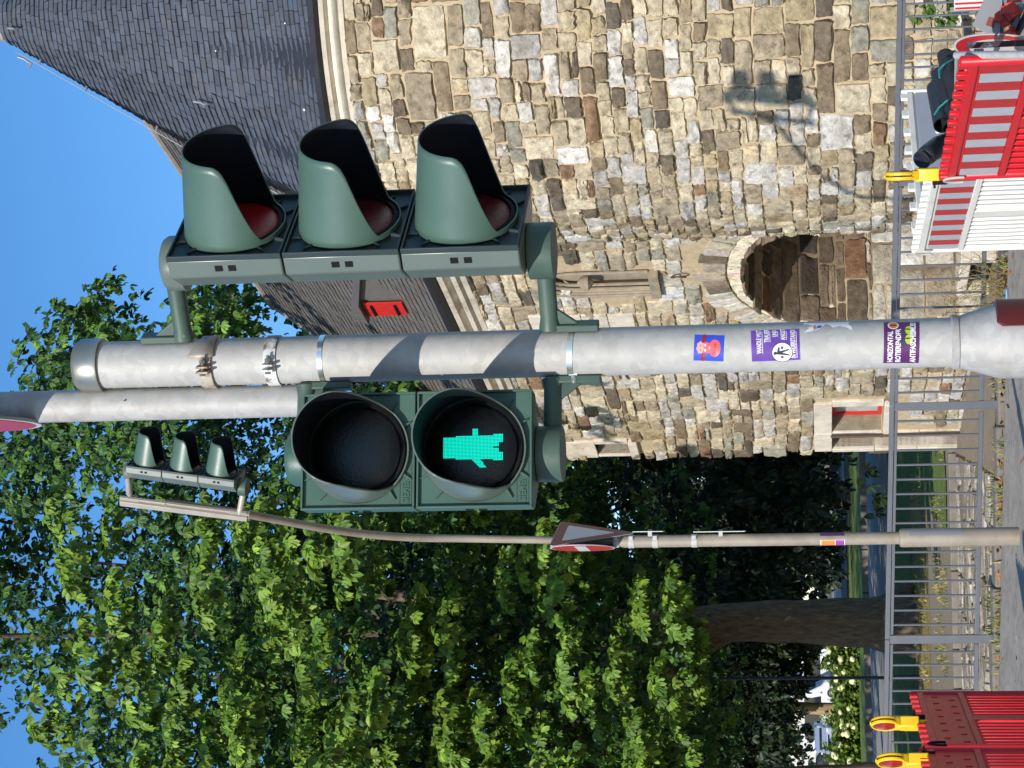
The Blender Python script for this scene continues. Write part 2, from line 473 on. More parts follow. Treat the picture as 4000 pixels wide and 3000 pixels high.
def masonry(s0, s1, z0, z1, mapf, hole=None, rh=(.13, .25), sw=(.16, .42), gap=.014, prot=.03, pal=None, wave=.02, pale=None, big=.1, sub=.08):
    """irregular coursed rubble laid over a surface; returns a MB with a colour per stone"""
    V = []; Fs = []; C = []
    rows = [z0]
    while rows[-1] < z1: rows.append(rows[-1] + random.uniform(*rh))
    rows[-1] = z1
    nr = len(rows) - 1
    taken = [[] for _ in range(nr + 3)]
    nn = len(U)
    fq = np.array([(j * nn + i, j * nn + i + 1, (j + 1) * nn + i + 1, (j + 1) * nn + i) for j in range(nn - 1) for i in range(nn - 1)])
    cnt = 0
    ph = [random.uniform(0, 6) for _ in range(4)]
    def wv(s): return wave * (math.sin(s * 1.1 + ph[0]) + .6 * math.sin(s * 2.7 + ph[1]))
    def one(a, b, c, d):
        nonlocal cnt
        if b - a < .05 or d - c < .045: return
        sc, zc = (a + b) / 2, (c + d) / 2
        if hole and hole(sc, zc, (b - a) / 2, (d - c) / 2): return
        hw, hh = (b - a) / 2 - gap / 2, (d - c) / 2 - gap / 2
        cj = [(random.gauss(0, .008), random.gauss(0, .006)) for _ in range(4)]
        rnd = random.uniform(.0, .07)
        cor = (np.abs(UU) * np.abs(VV)) ** 3
        us = UU * (1 - rnd * cor); vs = VV * (1 - rnd * cor)
        w00 = (1 - UU) * (1 - VV) / 4; w10 = (1 + UU) * (1 - VV) / 4; w01 = (1 - UU) * (1 + VV) / 4; w11 = (1 + UU) * (1 + VV) / 4
        js = w00 * cj[0][0] + w10 * cj[1][0] + w01 * cj[2][0] + w11 * cj[3][0]
        jz = w00 * cj[0][1] + w10 * cj[1][1] + w01 * cj[2][1] + w11 * cj[3][1]
        S = sc + hw * us + js + rng.normal(0, .006, UU.shape)
        Z = zc + hh * vs + jz + rng.normal(0, .006, UU.shape)
        Z = Z + wv(sc)
        pr = prot * random.uniform(.55, 1.35)
        O = pr * (1 - .28 * np.maximum(abs(UU), abs(VV)) ** 3) + rng.normal(0, pr * .2, UU.shape) + pr * .35 * (random.uniform(-1, 1) * UU + random.uniform(-1, 1) * VV)
        O = np.where(EDGE, -.015, O)
        V.append(mapf(S.ravel(), Z.ravel(), O.ravel()))
        Fs.append(fq + cnt)
        cnt += nn * nn
        pl = pal or PAL
        if pale and pale(sc, zc): pl = PALW
        c0 = np.array(pick(pl))
        cc = c0[None, :] * (1 + rng.normal(0, .07, (nn * nn, 1)))
        if random.random() < .4:
            bx, by = random.uniform(-.8, .8), random.uniform(-.8, .8)
            bl = np.exp(-((UU - bx) ** 2 + (VV - by) ** 2) / random.uniform(.15, .6)).ravel()[:, None] * random.uniform(.3, .75)
            tint = np.array([[.42, .38, .34]]) if random.random() < .6 else np.array([[1.0, .78, .55]])
            cc = cc * (1 - bl) + cc * tint * bl
        C.append(np.concatenate([np.clip(cc, 0.01, .8), np.ones((nn * nn, 1))], 1))
    for r in range(nr):
        s = s0 - random.uniform(0, .2)
        while s < s1:
            bl = [t for t in taken[r] if t[0] - .02 <= s < t[1] - .001]
            if bl:
                s = max(t[1] for t in bl); continue
            nx = min([t[0] for t in taken[r] if t[0] > s] + [s1 + .2])
            hgt = rows[r + 1] - rows[r]
            wd = random.uniform(*sw) * (.7 + .6 * hgt / rh[1])
            if random.random() < .12: wd *= 1.6
            e = s + wd
            if nx - e < .1: e = nx
            e = min(e, nx)
            if r + 1 < nr and random.random() < big and wd > .2:
                taken[r + 1].append((s, e))
                one(s, e, rows[r], rows[r + 2])
            elif random.random() < sub and hgt > .16:
                m_ = random.uniform(.35, .65) * hgt + rows[r]
                one(s, e, rows[r], m_); one(s, e, m_, rows[r + 1])
            else:
                one(s, e, rows[r], rows[r + 1])
            s = e
    b = MB()
    b.v = np.concatenate(V).tolist(); b.f = np.concatenate(Fs).tolist(); b.mi = [0] * len(b.f); b.c = np.concatenate(C)
    return b

def slates(rows, pt, ncol, lift=.014, name='slate', base=(80, 84, 92), wj=.12, vary=.075):
    """rows: list of v values from eave up; pt(u, v) -> (xyz, normal); ncol(v): slates per row"""
    V = []; Fc = []; C = []; k = 0
    for j in range(len(rows) - 1):
        v0, v1 = rows[j], rows[j + 1]
        n = max(2, int(ncol(v0)))
        off = random.random()
        es = [(i + off * (j % 2 * .5 + .25) + random.uniform(-wj, wj)) / n for i in range(n + 1)]
        es[0] = 0; es[-1] = 1
        for i in range(n):
            a, b = es[i], es[i + 1]
            if b - a < .1 / n: continue
            g = .02 / n
            l_ = lift * random.uniform(.7, 1.5)
            p = []
            ov = v1 + (v1 - v0) * .15
            sag = random.uniform(-.06, .06) * (v1 - v0)
            for (u_, v_, h_) in ((a + g, v0 + sag, l_), (b - g, v0 + sag * .5, l_ * random.uniform(.8, 1.2)), (b - g, ov, .001), (a + g, ov, .001), (a + g, v0 + sag, 0), (b - g, v0 + sag * .5, 0)):
                q, nn_ = pt(min(max(u_, 0), 1), min(v_, rows[-1]))
                p.append(q + nn_ * h_)
            V += [tuple(x) for x in p]
            Fc += [(k, k + 1, k + 2, k + 3), (k + 4, k + 5, k + 1, k)]
            f_ = random.gauss(1, vary)
            t_ = random.gauss(0, .03)
            c = lin(*base)
            C += [(c[0] * f_ * (1 + t_), c[1] * f_, c[2] * f_ * (1 - t_), 1)] * 6
            k += 6
    b = MB(); b.v = V; b.f = Fc; b.mi = [0] * len(Fc); b.c = np.array(C)
    return b

# ------------------------------------------------------------------ round stone tower
TX, TY, TR = 4.54, 23.57, 2.88
tz = CAMZ
tower = empty('stone_tower', (TX, TY, -.5), 'round rubble stone tower with a conical slate roof, filling the right behind the three visors', 'tower')
def tmap(s, z, o):
    a = s / TR - PI / 2 - R(30)          # s=0 faces the viewer, slightly left
    rr = TR + o
    return np.stack([TX + rr * np.cos(a), TY + rr * np.sin(a), z], -1)
EV = tz + 4.70
b = masonry(-1.25 * TR, 1.25 * TR, -.55, EV, tmap, rh=(.125, .19), sw=(.15, .29), prot=.04, gap=.013)
b.build('wall', MT['stone'], tower, smooth=True, angle=50, recalc=False)
b = MB()
prof = [(TR, -.6), (TR, EV)]
b.lathe(prof, 96, (TX, TY, 0), closed=True)
b.build('mortar', MT['mortar'], tower)
b = MB()
z0 = EV
prof = [(TR - .05, z0 - .02), (TR + .035, z0), (TR + .05, z0 + .05), (TR + .10, z0 + .075), (TR + .115, z0 + .10), (TR + .06, z0 + .13), (TR + .05, z0 + .165),
        (TR + .12, z0 + .19), (TR + .14, z0 + .235), (TR + .05, z0 + .24)]
b.lathe(prof, 120, (TX, TY, 0), closed=True)
b.build('cornice', MT['ashlar'], tower)
b = MB()
z1 = z0 + .24
b.lathe([(TR, z1), (TR + .14, z1 + .005), (TR + .19, z1 + .04), (TR + .205, z1 + .09), (TR + .19, z1 + .1), (TR + .17, z1 + .06), (TR, z1 + .05)], 120, (TX, TY, 0), closed=True)
b.build('gutter', MT['gutter'], tower)
# bell-cast conical roof, softly faceted
RP = [(3.02, z1 + .05), (2.78, z1 + .32), (2.50, z1 + .66), (2.26, z1 + 1.08), (1.56, z1 + 2.40), (.32, tz + 9.38), (.27, tz + 9.5)]
rl = [0]
for i in range(1, len(RP)): rl.append(rl[-1] + math.hypot(RP[i][0] - RP[i - 1][0], RP[i][1] - RP[i - 1][1]))
RLT = rl[-1]
def rprof(t):
    x = t * RLT
    return np.interp(x, rl, [p[0] for p in RP]), np.interp(x, rl, [p[1] for p in RP])
NF = 12
def roof_pt(u, v):
    a = -PI / 2 - R(115) + u * R(230)
    r_, z = rprof(v)
    fa = ((a + R(8)) % (2 * PI / NF)) - PI / NF
    r_ = float(r_) * (1 + .95 * (math.cos(PI / NF) / math.cos(fa) - 1) + .01)
    r2, z2 = rprof(min(v + .01, 1))
    r1, z1_ = rprof(max(v - .01, 0))
    sl = Vector((math.cos(a) * (z2 - z1_), math.sin(a) * (z2 - z1_), -(r2 - r1))).normalized()
    return Vector((TX + r_ * math.cos(a), TY + r_ * math.sin(a), float(z))), sl
b = slates(list(np.linspace(0, 1, 62)), roof_pt, lambda v: max(9, 230 / 360 * 2 * PI * float(rprof(v)[0]) / (.15 if v < .6 else .12)), lift=.019)
rf = b.build('roof', MT['slate'], tower, smooth=False, recalc=False)
b = MB()
b.lathe([(r_ - .03, z - .01) for r_, z in RP], 48, (TX, TY, 0), closed=True)
b.build('roof_boarding', MT['gutter'], tower)
b = MB()
b.lathe([(.31, tz + 9.36), (.24, tz + 9.6), (.12, tz + 9.95), (.05, tz + 10.4), (.01, tz + 10.6)], 24, (TX, TY, 0))
b.build('roof_cap', MT['lead'], tower)
def on_roof(ix, iy):
    """point of the tower cone under a pixel"""
    best = None
    for Y in np.linspace(20.5, TY + 1.5, 700):
        p = P(ix, iy, Y)
        r_ = math.hypot(p.x - TX, p.y - TY)
        zs = [q[1] for q in RP]; rs = [q[0] for q in RP]
        rr = np.interp(p.z, zs, rs)
        if r_ <= rr: return p
    return P(ix, iy, TY)
# lightning conductor along the left edge of the roof
b = MB()
aa = PI / 2 + R(88)
pts = []
for v in np.linspace(.12, .97, 14):
    r_, z = rprof(v)
    a = PI + R(10)
    pts.append((TX + (r_ + .07) * math.cos(a), TY + (r_ + .07) * math.sin(a), z))
b.tube(pts, .005, 6)
for k in (3, 7, 10, 12):
    p = Vector(pts[k]); b.tube([p, p + Vector((.08, .01, -.02))], .014, 6)
b.build('lightning_wire', MT['signback'], tower)
for (ix, iy, s_) in ((790, 385, 1.0), (60, 105, .8), (95, 205, .9), (1115, 90, .35), (845, 196, .3), (1190, 425, .5)):
    p = on_roof(ix, iy)
    b = MB()
    dn = Vector((p.x - TX, p.y - TY, 0)).normalized()
    if s_ > .6:
        q = p + dn * .05
        b.tube([q + Vector((0, 0, .09 * s_)), q + dn * .03, q + dn * .07 + Vector((0, 0, -.05)), q + dn * .11 + Vector((.02, 0, -.10 * s_)), q + dn * .15 + Vector((.02, 0, -.06 * s_))], .014, 8)
        b.build('roof_hook', MT['signback'], tower)
    else:
        b.lathe([(.0, .0), (.02 * s_ * 1.6, 0), (.015 * s_ * 1.6, .012)], 10, p + dn * .02, rot=dn.to_track_quat('Z', 'Y').to_matrix())
        b.build('roof_rivet', MT['signwhite'], tower)

# ------------------------------------------------------------------ gatehouse wing
def wingpt(iy):
    Z = 1.02 / (.04214 - 1.216e-5 * (iy - 950))
    return Vector((P(2900, iy, Z).x, Z))
A = wingpt(950); B = wingpt(1763)
wd = (B - A).normalized()
wn = Vector((-wd.y, wd.x))
if wn.dot(-A) < 0: wn = -wn
WL = (B - A).length
def wxy(s, o=0.0): return A + wd * s + wn * o
def s_at(iy, o=0.0):
    """distance along the wall seen at photo row iy (taken near eye height)"""
    d = (P(2900, iy, 10)); d = Vector((d.x, d.y)).normalized()
    # A + wd*s + wn*o = d*t
    m = Matrix(((wd.x, -d.x), (wd.y, -d.y)))
    r_ = m.inverted() @ (-(A + wn * o))
    return r_.x
def z_at(ix, iy, o=0.0):
    s = s_at(iy, o)
    # true horizontal position shifts with height, so iterate once
    Y = wxy(s, o).y
    return P(ix, iy, Y).z
def wmap(s, z, o):
    return np.stack([A.x + wd.x * s + wn.x * o, A.y + wd.y * s + wn.y * o, z], -1)
W3 = lambda s, z, o=0.0: Vector((A.x + wd.x * s + wn.x * o, A.y + wd.y * s + wn.y * o, z))
wrot = Matrix(((wd.x, wn.x, 0), (wd.y, wn.y, 0), (0, 0, 1)))
S_A0, S_A1 = -.75, s_at(1256)
SPR = z_at(3270, 1256)
ARC = (S_A0 + S_A1) / 2; ARR = (S_A1 - S_A0) / 2
ATOP = z_at(2895, 1050)
def arch_h(s):
    t = (s - ARC) / ARR
    if abs(t) >= 1: return -9
    return SPR + (ATOP - SPR) * (1 - abs(t) ** 2.1) ** .5
def in_arch(s, z, m=0.0):
    t = abs(s - ARC) / (ARR + m)
    if t >= 1: return False
    return z < SPR + (ATOP - SPR + m) * (1 - t ** 2.1) ** .5
GZ = float(H(0, 30)) - .12
EVW = z_at(1850, 1116)
# rectangular openings: (s0, s1, z0, z1)
WIN = (s_at(1590), s_at(1690), z_at(3450, 1640), z_at(3250, 1640))
DOOR = (s_at(1698), s_at(1752), z_at(3755, 1730), z_at(3250, 1730))
SLIT = (s_at(1716), s_at(1760), z_at(2460, 1740), z_at(2330, 1740))
NICHE = (s_at(1048), s_at(1120), z_at(2540, 1090), z_at(2130, 1090))
print('WING', WL, 'arch', S_A0, S_A1, SPR, ATOP, 'eave', EVW, 'WIN', WIN, 'DOOR', DOOR, 'SLIT', SLIT, 'NICHE', NICHE)
def rect_hole(r, m):
    return lambda s, z, hs, hz: (r[0] - m - hs * .6 < s < r[1] + m + hs * .6) and (r[2] - m - hz * .6 < z < r[3] + m + hz * .6)
RW = .24
holes = [rect_hole(WIN, RW - .04), rect_hole(DOOR, .16), rect_hole(SLIT, .14), rect_hole(NICHE, .02)]
def whole(s, z, hs, hz):
    for h in holes:
        if h(s, z, hs, hz): return True
    return in_arch(s, z, .56 + hs * .3)
wing = empty('stone_gatehouse', (A.x, A.y, -.5), 'receding rubble stone gatehouse wall left of the round tower, with a deep arched recess', 'building')
b = masonry(-1.2, WL, GZ, EVW, wmap, hole=whole, rh=(.14, .21), sw=(.26, .50), prot=.04, gap=.016,
            pale=lambda s, z: (abs(s - ARC) < ARR + .9 and z < ATOP + .9 and random.random() < .6) or (2.2 < s < 4.2 and 3.9 < z < 5.2 and random.random() < .5))
b.build('wall', MT['stone'], wing, smooth=True, angle=50, recalc=False)
# mortar backing with real openings: strips around them
b = MB()
TH = .55
def slab(s0, s1, z0, z1, o0=0.0, o1=-TH):
    if s1 - s0 < .01 or z1 - z0 < .01: return
    c = W3((s0 + s1) / 2, (z0 + z1) / 2, (o0 + o1) / 2)
    b.box(c, (s1 - s0, abs(o1 - o0), z1 - z0), rot=wrot)
def slabgrid(rects, s0, s1, z0, z1):
    ss = sorted(set([s0, s1] + [min(max(x, s0), s1) for r in rects for x in r[:2]]))
    for a, c in zip(ss[:-1], ss[1:]):
        m = (a + c) / 2
        cov = sorted([(r[2], r[3]) for r in rects if r[0] < m < r[1]])
        z = z0
        for (p_, q_) in cov:
            slab(a, c, z, p_); z = max(z, q_)
        slab(a, c, z, z1)
NS = 22
arcs = [(S_A0 + 2 * ARR * i / NS, S_A0 + 2 * ARR * (i + 1) / NS) for i in range(NS)]
rects = [WIN, DOOR, SLIT, NICHE] + [(a, c, GZ - 1, max(arch_h(a + .001), arch_h((a + c) / 2), arch_h(c - .001)) + .03) for a, c in arcs]
slabgrid(rects, -1.2, WL, GZ, EVW)
# the far end of the building, behind
b.box(W3(WL - .3, (GZ + EVW) / 2, -3.2), (.6, 5.2, EVW - GZ), rot=wrot)
b.box(W3(WL / 2, (GZ + EVW) / 2, -6.0), (WL + 6, .4, EVW - GZ), rot=wrot)
b.build('mortar', MT['mortar'], wing, smooth=False)
# voussoirs and jamb stones of the arch
V = MB(); cols = []
def vblock(pts2, o, c):
    """wedge block: 4 (s,z) corners"""
    n0 = len(V.v)
    V.prism([(p[0], p[1]) for p in pts2], 0, 1, 'z')
    # remap prism verts
    for i in range(n0, len(V.v)):
        x, y, h = V.v[i]
        q = W3(x + random.gauss(0, .006), y + random.gauss(0, .006), o if h > .5 else -.5)
        V.v[i] = tuple(q)
    cols.extend([(*[x * random.uniform(.95, 1.05) for x in c], 1)] * (len(V.v) - n0))
tt = np.linspace(0, PI, 30)
def ell(t, m):
    cs, sn = math.cos(t), math.sin(t)
    return (ARC + (ARR + m) * math.copysign(abs(cs) ** .95, cs), SPR + (ATOP - SPR + m) * sn ** .95 if sn > 0 else SPR)
for i in range(29):
    t0, t1 = tt[i] + .003, tt[i + 1] - .003
    vblock([ell(t0, .0), ell(t0, .17), ell(t1, .17), ell(t1, .0)], random.uniform(.02, .03), [v * 1.05 for v in lin(222, 208, 182)])
    t0, t1 = tt[i] + .006, tt[i + 1] - .006
    m1 = random.uniform(.44, .6)
    vblock([ell(t0, .185), ell(t0, m1), ell(t1, m1), ell(t1, .185)], random.uniform(.025, .05), pick(PALW if i % 2 else PAL[:5] + PAL[5:7]))
z = SPR
while z > GZ:
    h = random.uniform(.22, .36)
    m1 = random.uniform(.25, .55)
    vblock([(S_A1 + .01, z - h), (S_A1 + m1, z - h), (S_A1 + m1, z - .014), (S_A1 + .01, z - .014)], random.uniform(.02, .04), pick(PALW))
    z -= h
V.c = np.array(cols)
V.build('arch_stones', MT['stone'], wing, smooth=False, bevel=.012)
# recess inside the arch: back wall and vault
def bmap(s, z, o):
    return wmap(s, z, o - 1.7)
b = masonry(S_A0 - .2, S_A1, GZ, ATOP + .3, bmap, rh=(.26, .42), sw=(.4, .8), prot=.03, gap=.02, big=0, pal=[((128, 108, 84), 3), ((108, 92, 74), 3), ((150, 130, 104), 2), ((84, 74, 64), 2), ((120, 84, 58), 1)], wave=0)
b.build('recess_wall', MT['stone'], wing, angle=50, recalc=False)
def jmap(s, z, o):   # left reveal, faces back to the right
    return np.stack([A.x + wd.x * (S_A1 - o) + wn.x * (-s), A.y + wd.y * (S_A1 - o) + wn.y * (-s), z], -1)
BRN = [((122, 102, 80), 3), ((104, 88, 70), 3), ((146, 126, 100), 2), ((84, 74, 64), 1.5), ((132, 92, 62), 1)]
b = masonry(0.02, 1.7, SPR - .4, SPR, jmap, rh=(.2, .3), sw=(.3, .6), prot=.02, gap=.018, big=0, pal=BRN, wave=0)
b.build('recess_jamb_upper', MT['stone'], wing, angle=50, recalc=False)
ctv = [Vector(ell(t, 0)) for t in np.linspace(0, PI, 61)]
clen = np.concatenate([[0], np.cumsum([(ctv[i + 1] - ctv[i]).length for i in range(60)])])
def vmap(s, z, o):
    sx = np.interp(z, clen, [p[0] for p in ctv]); zx = np.interp(z, clen, [p[1] for p in ctv])
    dx, dz_ = ARC - sx, SPR - .6 - zx; n_ = np.hypot(dx, dz_)
    return wmap(sx + dx / n_ * o, zx + dz_ / n_ * o, -s)
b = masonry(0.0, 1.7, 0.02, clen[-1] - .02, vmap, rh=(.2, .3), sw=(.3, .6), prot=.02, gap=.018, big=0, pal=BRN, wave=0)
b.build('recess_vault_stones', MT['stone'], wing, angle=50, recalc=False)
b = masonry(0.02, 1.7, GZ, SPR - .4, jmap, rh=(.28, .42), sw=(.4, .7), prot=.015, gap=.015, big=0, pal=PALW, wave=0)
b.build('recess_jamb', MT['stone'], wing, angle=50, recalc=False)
b = MB()
b.box(W3(ARC, (GZ + ATOP) / 2 + .2, -1.83), (2 * ARR + .6, .2, ATOP - GZ + .9), rot=wrot)
b.box(W3(S_A1 + .25, (GZ + SPR) / 2, -1.15), (.5, 1.2, SPR - GZ), rot=wrot)
vv = []
for i in range(30):
    s_, z_ = ell(tt[i], 0)
    vv += [W3(s_, z_, -.02), W3(s_, z_, -1.75)]
b.add(vv, [(2 * i, 2 * i + 1, 2 * i + 3, 2 * i + 2) for i in range(29)])
b.build('recess_vault', MT['brownmortar'], wing, smooth=False)
# small cellar window at the foot of the recess wall
b = MB()
cs = s_at(1060); cz0, cz1 = z_at(3880, 1060), z_at(3782, 1060)
for (c, d) in ((W3(cs, cz1 + .06, .03), (1.1, .3, .12)), (W3(cs, cz0 - .05, .03), (1.1, .3, .1)), (W3(cs - .5, (cz0 + cz1) / 2, .03), (.14, .3, cz1 - cz0)), (W3(cs + .5, (cz0 + cz1) / 2, .03), (.14, .3, cz1 - cz0))):
    b.box(c, d, rot=wrot)
cw = b.build('cellar_window', MT['ashlar'], wing, bevel=.01)
b = MB(); b.box(W3(cs, (cz0 + cz1) / 2, .0), (.88, .06, cz1 - cz0), rot=wrot)
o = subpart(b, 'pane', MT['black'], cw)
# wing: frames round the openings
def frame(r, w_, o, name, m, lint=.3, sill=True, parent=wing, deep=.5, ws=None):
    b = MB()
    s0, s1, z0, z1 = r
    wl, wr = (ws or (w_, w_))
    b.box(W3((s0 + s1) / 2 + (wr - wl) / 2 * 0, z1 + lint / 2, (o - deep) / 2), (s1 - s0 + wl + wr, o + deep, lint), rot=wrot)
    n = max(1, int((z1 - z0) / .55))
    for k in range(n):
        a, c = z0 + (z1 - z0) * k / n, z0 + (z1 - z0) * (k + 1) / n
        for sd, w2 in ((-1, wl), (1, wr)):
            ww = w2 * (1 + .25 * ((k + (sd > 0)) % 2))
            sc = s0 - ww / 2 if sd < 0 else s1 + ww / 2
            b.box(W3(sc, (a + c) / 2 + .0, (o - deep) / 2 - .001 * k), (ww, o + deep, c - a - .008), rot=wrot)
    if sill:
        b.box(W3((s0 + s1) / 2, z0 - .07, (o - deep) / 2 + .02), (s1 - s0 + wl + wr, o + deep + .04, .13), rot=wrot)
    return b.build(name, m, parent, bevel=.008)
w1 = frame(WIN, .22, .035, 'window', MT['ashlar'], lint=.26, ws=(.22, .05), deep=.3)
b = MB()
s0, s1, z0, z1 = WIN
for (c, d) in ((W3((s0 + s1) / 2, z0 + .03, -.27), (s1 - s0, .06, .06)), (W3((s0 + s1) / 2, z1 - .03, -.27), (s1 - s0, .06, .06)), (W3(s0 + .03, (z0 + z1) / 2, -.27), (.06, .06, z1 - z0 - .12)),
               (W3(s1 - .03, (z0 + z1) / 2, -.27), (.06, .06, z1 - z0 - .12)), (W3((s0 + s1) / 2, (z0 + z1) / 2, -.27), (.07, .062, z1 - z0 - .12))):
    b.box(c, d, rot=wrot)
subpart(b, 'frame', MT['redpaint'], w1, smooth=False)
b = MB(); b.box(W3((s0 + s1) / 2, (z0 + z1) / 2, -.29), (s1 - s0, .02, z1 - z0), rot=wrot)
subpart(b, 'pane', MT['paleglass'], w1, smooth=False)
d1 = frame(DOOR, .1, .05, 'doorway', MT['ashlar'], lint=.26, sill=False, ws=(.06, .1), deep=.38)
b = MB()
s0, s1, z0, z1 = DOOR
b.box(W3((s0 + s1) / 2, (z0 + z1) / 2, -.36), (s1 - s0, .06, z1 - z0), rot=wrot)
subpart(b, 'door', MT['brownpipe'], d1, smooth=False)
b = MB(); b.lathe([(.0, 0), (.05, 0), (.06, .03), (.03, .06), (0.01, .07)], 14, W3(s1 + .0, z1 - .75, -.18), rot=Vector((-wd.x, -wd.y, 0)).to_track_quat('Z', 'Y').to_matrix())
subpart(b, 'bell_knob', MT['brownpipe'], d1)
b = MB(); b.tube([W3(DOOR[0] - .09, DOOR[2], .09), W3(DOOR[0] - .09, DOOR[3] + .02, .09)], .022, 8)
b.build('iron_pipe', MT['brownpipe'], wing)
w2 = frame(SLIT, .14, .035, 'window', MT['ashlar'], lint=.5, ws=(.16, .05), deep=.4)
w2['label'] = 'small shaded slit window with a pale stone surround, under the pedestrian signal'
b = MB(); s0, s1, z0, z1 = SLIT
b.box(W3((s0 + s1) / 2, (z0 + z1) / 2, -.36), (s1 - s0, .04, z1 - z0), rot=wrot)
subpart(b, 'pane', MT['darkglass'], w2, smooth=False)
# gothic niche: moulded surround and a shallow back
b = MB()
s0, s1, z0, z1 = NICHE
sc = (s0 + s1) / 2; hw = (s1 - s0) / 2
def goth(m, zb):
    pts = [(sc - hw - m, zb)]
    ztop = z1 + m; zsp = z1 - hw * 1.5
    for i in range(13):
        t = i / 12
        pts.append((sc - (hw + m) * math.cos(t * PI / 2) ** .8 if t < 1 else sc, zsp + (ztop - zsp) * math.sin(t * PI / 2)))
    return pts + [(2 * sc - p[0], p[1]) for p in pts[-2::-1]]
for k, (m, o) in enumerate(((.07, .03), (.03, .01), (-.01, -.03), (-.05, -.07))):
    pts = goth(m, z0)
    b.tube([W3(p[0], p[1], o) for p in pts], .022, 8)
b.box(W3(sc, (z0 + z1) / 2 - .2, -.2), (2 * hw + .05, .1, z1 - z0 - .4), rot=wrot)
b.prism([(p[0], p[1]) for p in goth(-.02, z0)], -.3, -.14, 'z')
n0 = len(b.v) - 2 * len(goth(-.02, z0))
for i in range(n0, len(b.v)):
    x, y, h = b.v[i]; b.v[i] = tuple(W3(x, y, h))
b.box(W3(sc, z0 - .06, .02), (2 * hw + .12, .16, .12), rot=wrot)
for dz in (.3, .9):
    b.lathe([(.02, -.1), (.1, -.04), (.07, .06), (.02, .1)], 10, W3(sc, z0 + dz + .5, .0))
b.build('niche', MT['carved'], wing)
# rusty ring fastened in the wall
b = MB(); p = W3(s_at(1060), z_at(2650, 1060), .05)
b.tube([p + Vector((0, math.cos(t) * .09, math.sin(t) * .09)) for t in np.linspace(0, 2 * PI, 16)], .012, 6)
b.build('wall_ring', MT['brownpipe'], wing)
# white ashlar pier
b = MB()
ws0 = s_at(1245)
z = z_at(2480, 1230); k = 0
while z < z_at(2090, 1180):
    h = .34
    b.box(W3(ws0 + .1 * (k % 2), z + h / 2, -.1), (.75 + .25 * (k % 2), .3, h - .012), rot=wrot); z += h; k += 1
b.build('ashlar_pier', MT['ashlar'], wing, bevel=.01)
# cornice, gutter and roof of the wing
def profile_run(prof, s0, s1, z, name, m):
    b = MB(); n = len(prof)
    v = [W3(s0, z + q[1], q[0]) for q in prof] + [W3(s1, z + q[1], q[0]) for q in prof]
    f = [(i, i + 1, n + i + 1, n + i) for i in range(n - 1)] + [tuple(range(n)), tuple(range(n, 2 * n))]
    b.add(v, f); return b.build(name, m, wing, angle=30)
profile_run([(-.1, -.02), (.03, 0), (.05, .07), (.1, .1), (.11, .15), (.06, .17), (.06, .2), (.15, .24), (.17, .3), (-.1, .31)], -1.3, WL + .1, EVW, 'cornice', MT['ashlar'])
profile_run([(-.1, .31), (.18, .315), (.25, .36), (.27, .42), (.25, .43), (.22, .38), (-.1, .38)], -1.3, WL + .18, EVW, 'gutter', MT['gutter'])
RZ0 = EVW + .40
s_r = s_at(1200) - .2
RIDGE_O = -3.4
RZ1 = P(1075, 1200, wxy(s_at(1225), 0).y + 1.2).z
def wing_roof(u, v):
    # u along, v up the slope; hip at the far end
    send = WL + .2 + (SR - WL - .2) * v
    sst = -.6 - 1.0 * v
    s = sst + (send - sst) * u
    o = .24 + (RIDGE_O - .24) * v
    z = RZ0 + (RZ1 - RZ0) * v
    return W3(s, z, o), NRM
# ridge end: where the ridge line is seen at row 1200
d = P(1075, 1200, 30); dd = Vector((d.x, d.y)).normalized()
m = Matrix(((wd.x, -dd.x), (wd.y, -dd.y))); rr_ = m.inverted() @ (-(A + wn * RIDGE_O))
SR = rr_.x
RZ1 = P(1075, 1200, wxy(SR, RIDGE_O).y).z
NRM = (W3(0, RZ1 - RZ0, 0) - W3(0, 0, 0))
NRM = Vector((wn.x * (RZ1 - RZ0), wn.y * (RZ1 - RZ0), .24 - RIDGE_O)).normalized()
print('ROOF2', SR, RZ0, RZ1, WL)
b = slates(list(np.linspace(0, 1, int(math.hypot(RZ1 - RZ0, 3.6) / .12))), wing_roof, lambda v: (WL + 1) / .24, lift=.014, base=(104, 99, 94))
b.build('roof', MT['slate'], wing, smooth=False, recalc=False)
b = MB()
e0, e1, r0, r1 = W3(-.6, RZ0 - .03, .2), W3(WL + .15, RZ0 - .03, .2), W3(-1.6, RZ1 - .04, RIDGE_O), W3(SR, RZ1 - .04, RIDGE_O)
q0, q1 = W3(-.6, RZ0 - .03, 2 * RIDGE_O), W3(WL + .15, RZ0 - .03, 2 * RIDGE_O)
b.add([e0, e1, r1, r0, q1, q0], [(0, 1, 2, 3), (1, 4, 2), (4, 5, 3, 2), (0, 5, 4, 1)])
b.build('roof_boarding', MT['slate'] if False else MT['gutter'], wing, smooth=False)
b = MB(); b.tube([W3(-1.6, RZ1 + .03, RIDGE_O), W3(SR, RZ1 + .03, RIDGE_O)], .06, 8)
b.tube([W3(SR, RZ1 + .03, RIDGE_O), W3(WL + .2, RZ0 + .03, .24)], .03, 8)
b.build('ridge_lead', MT['lead'], wing)
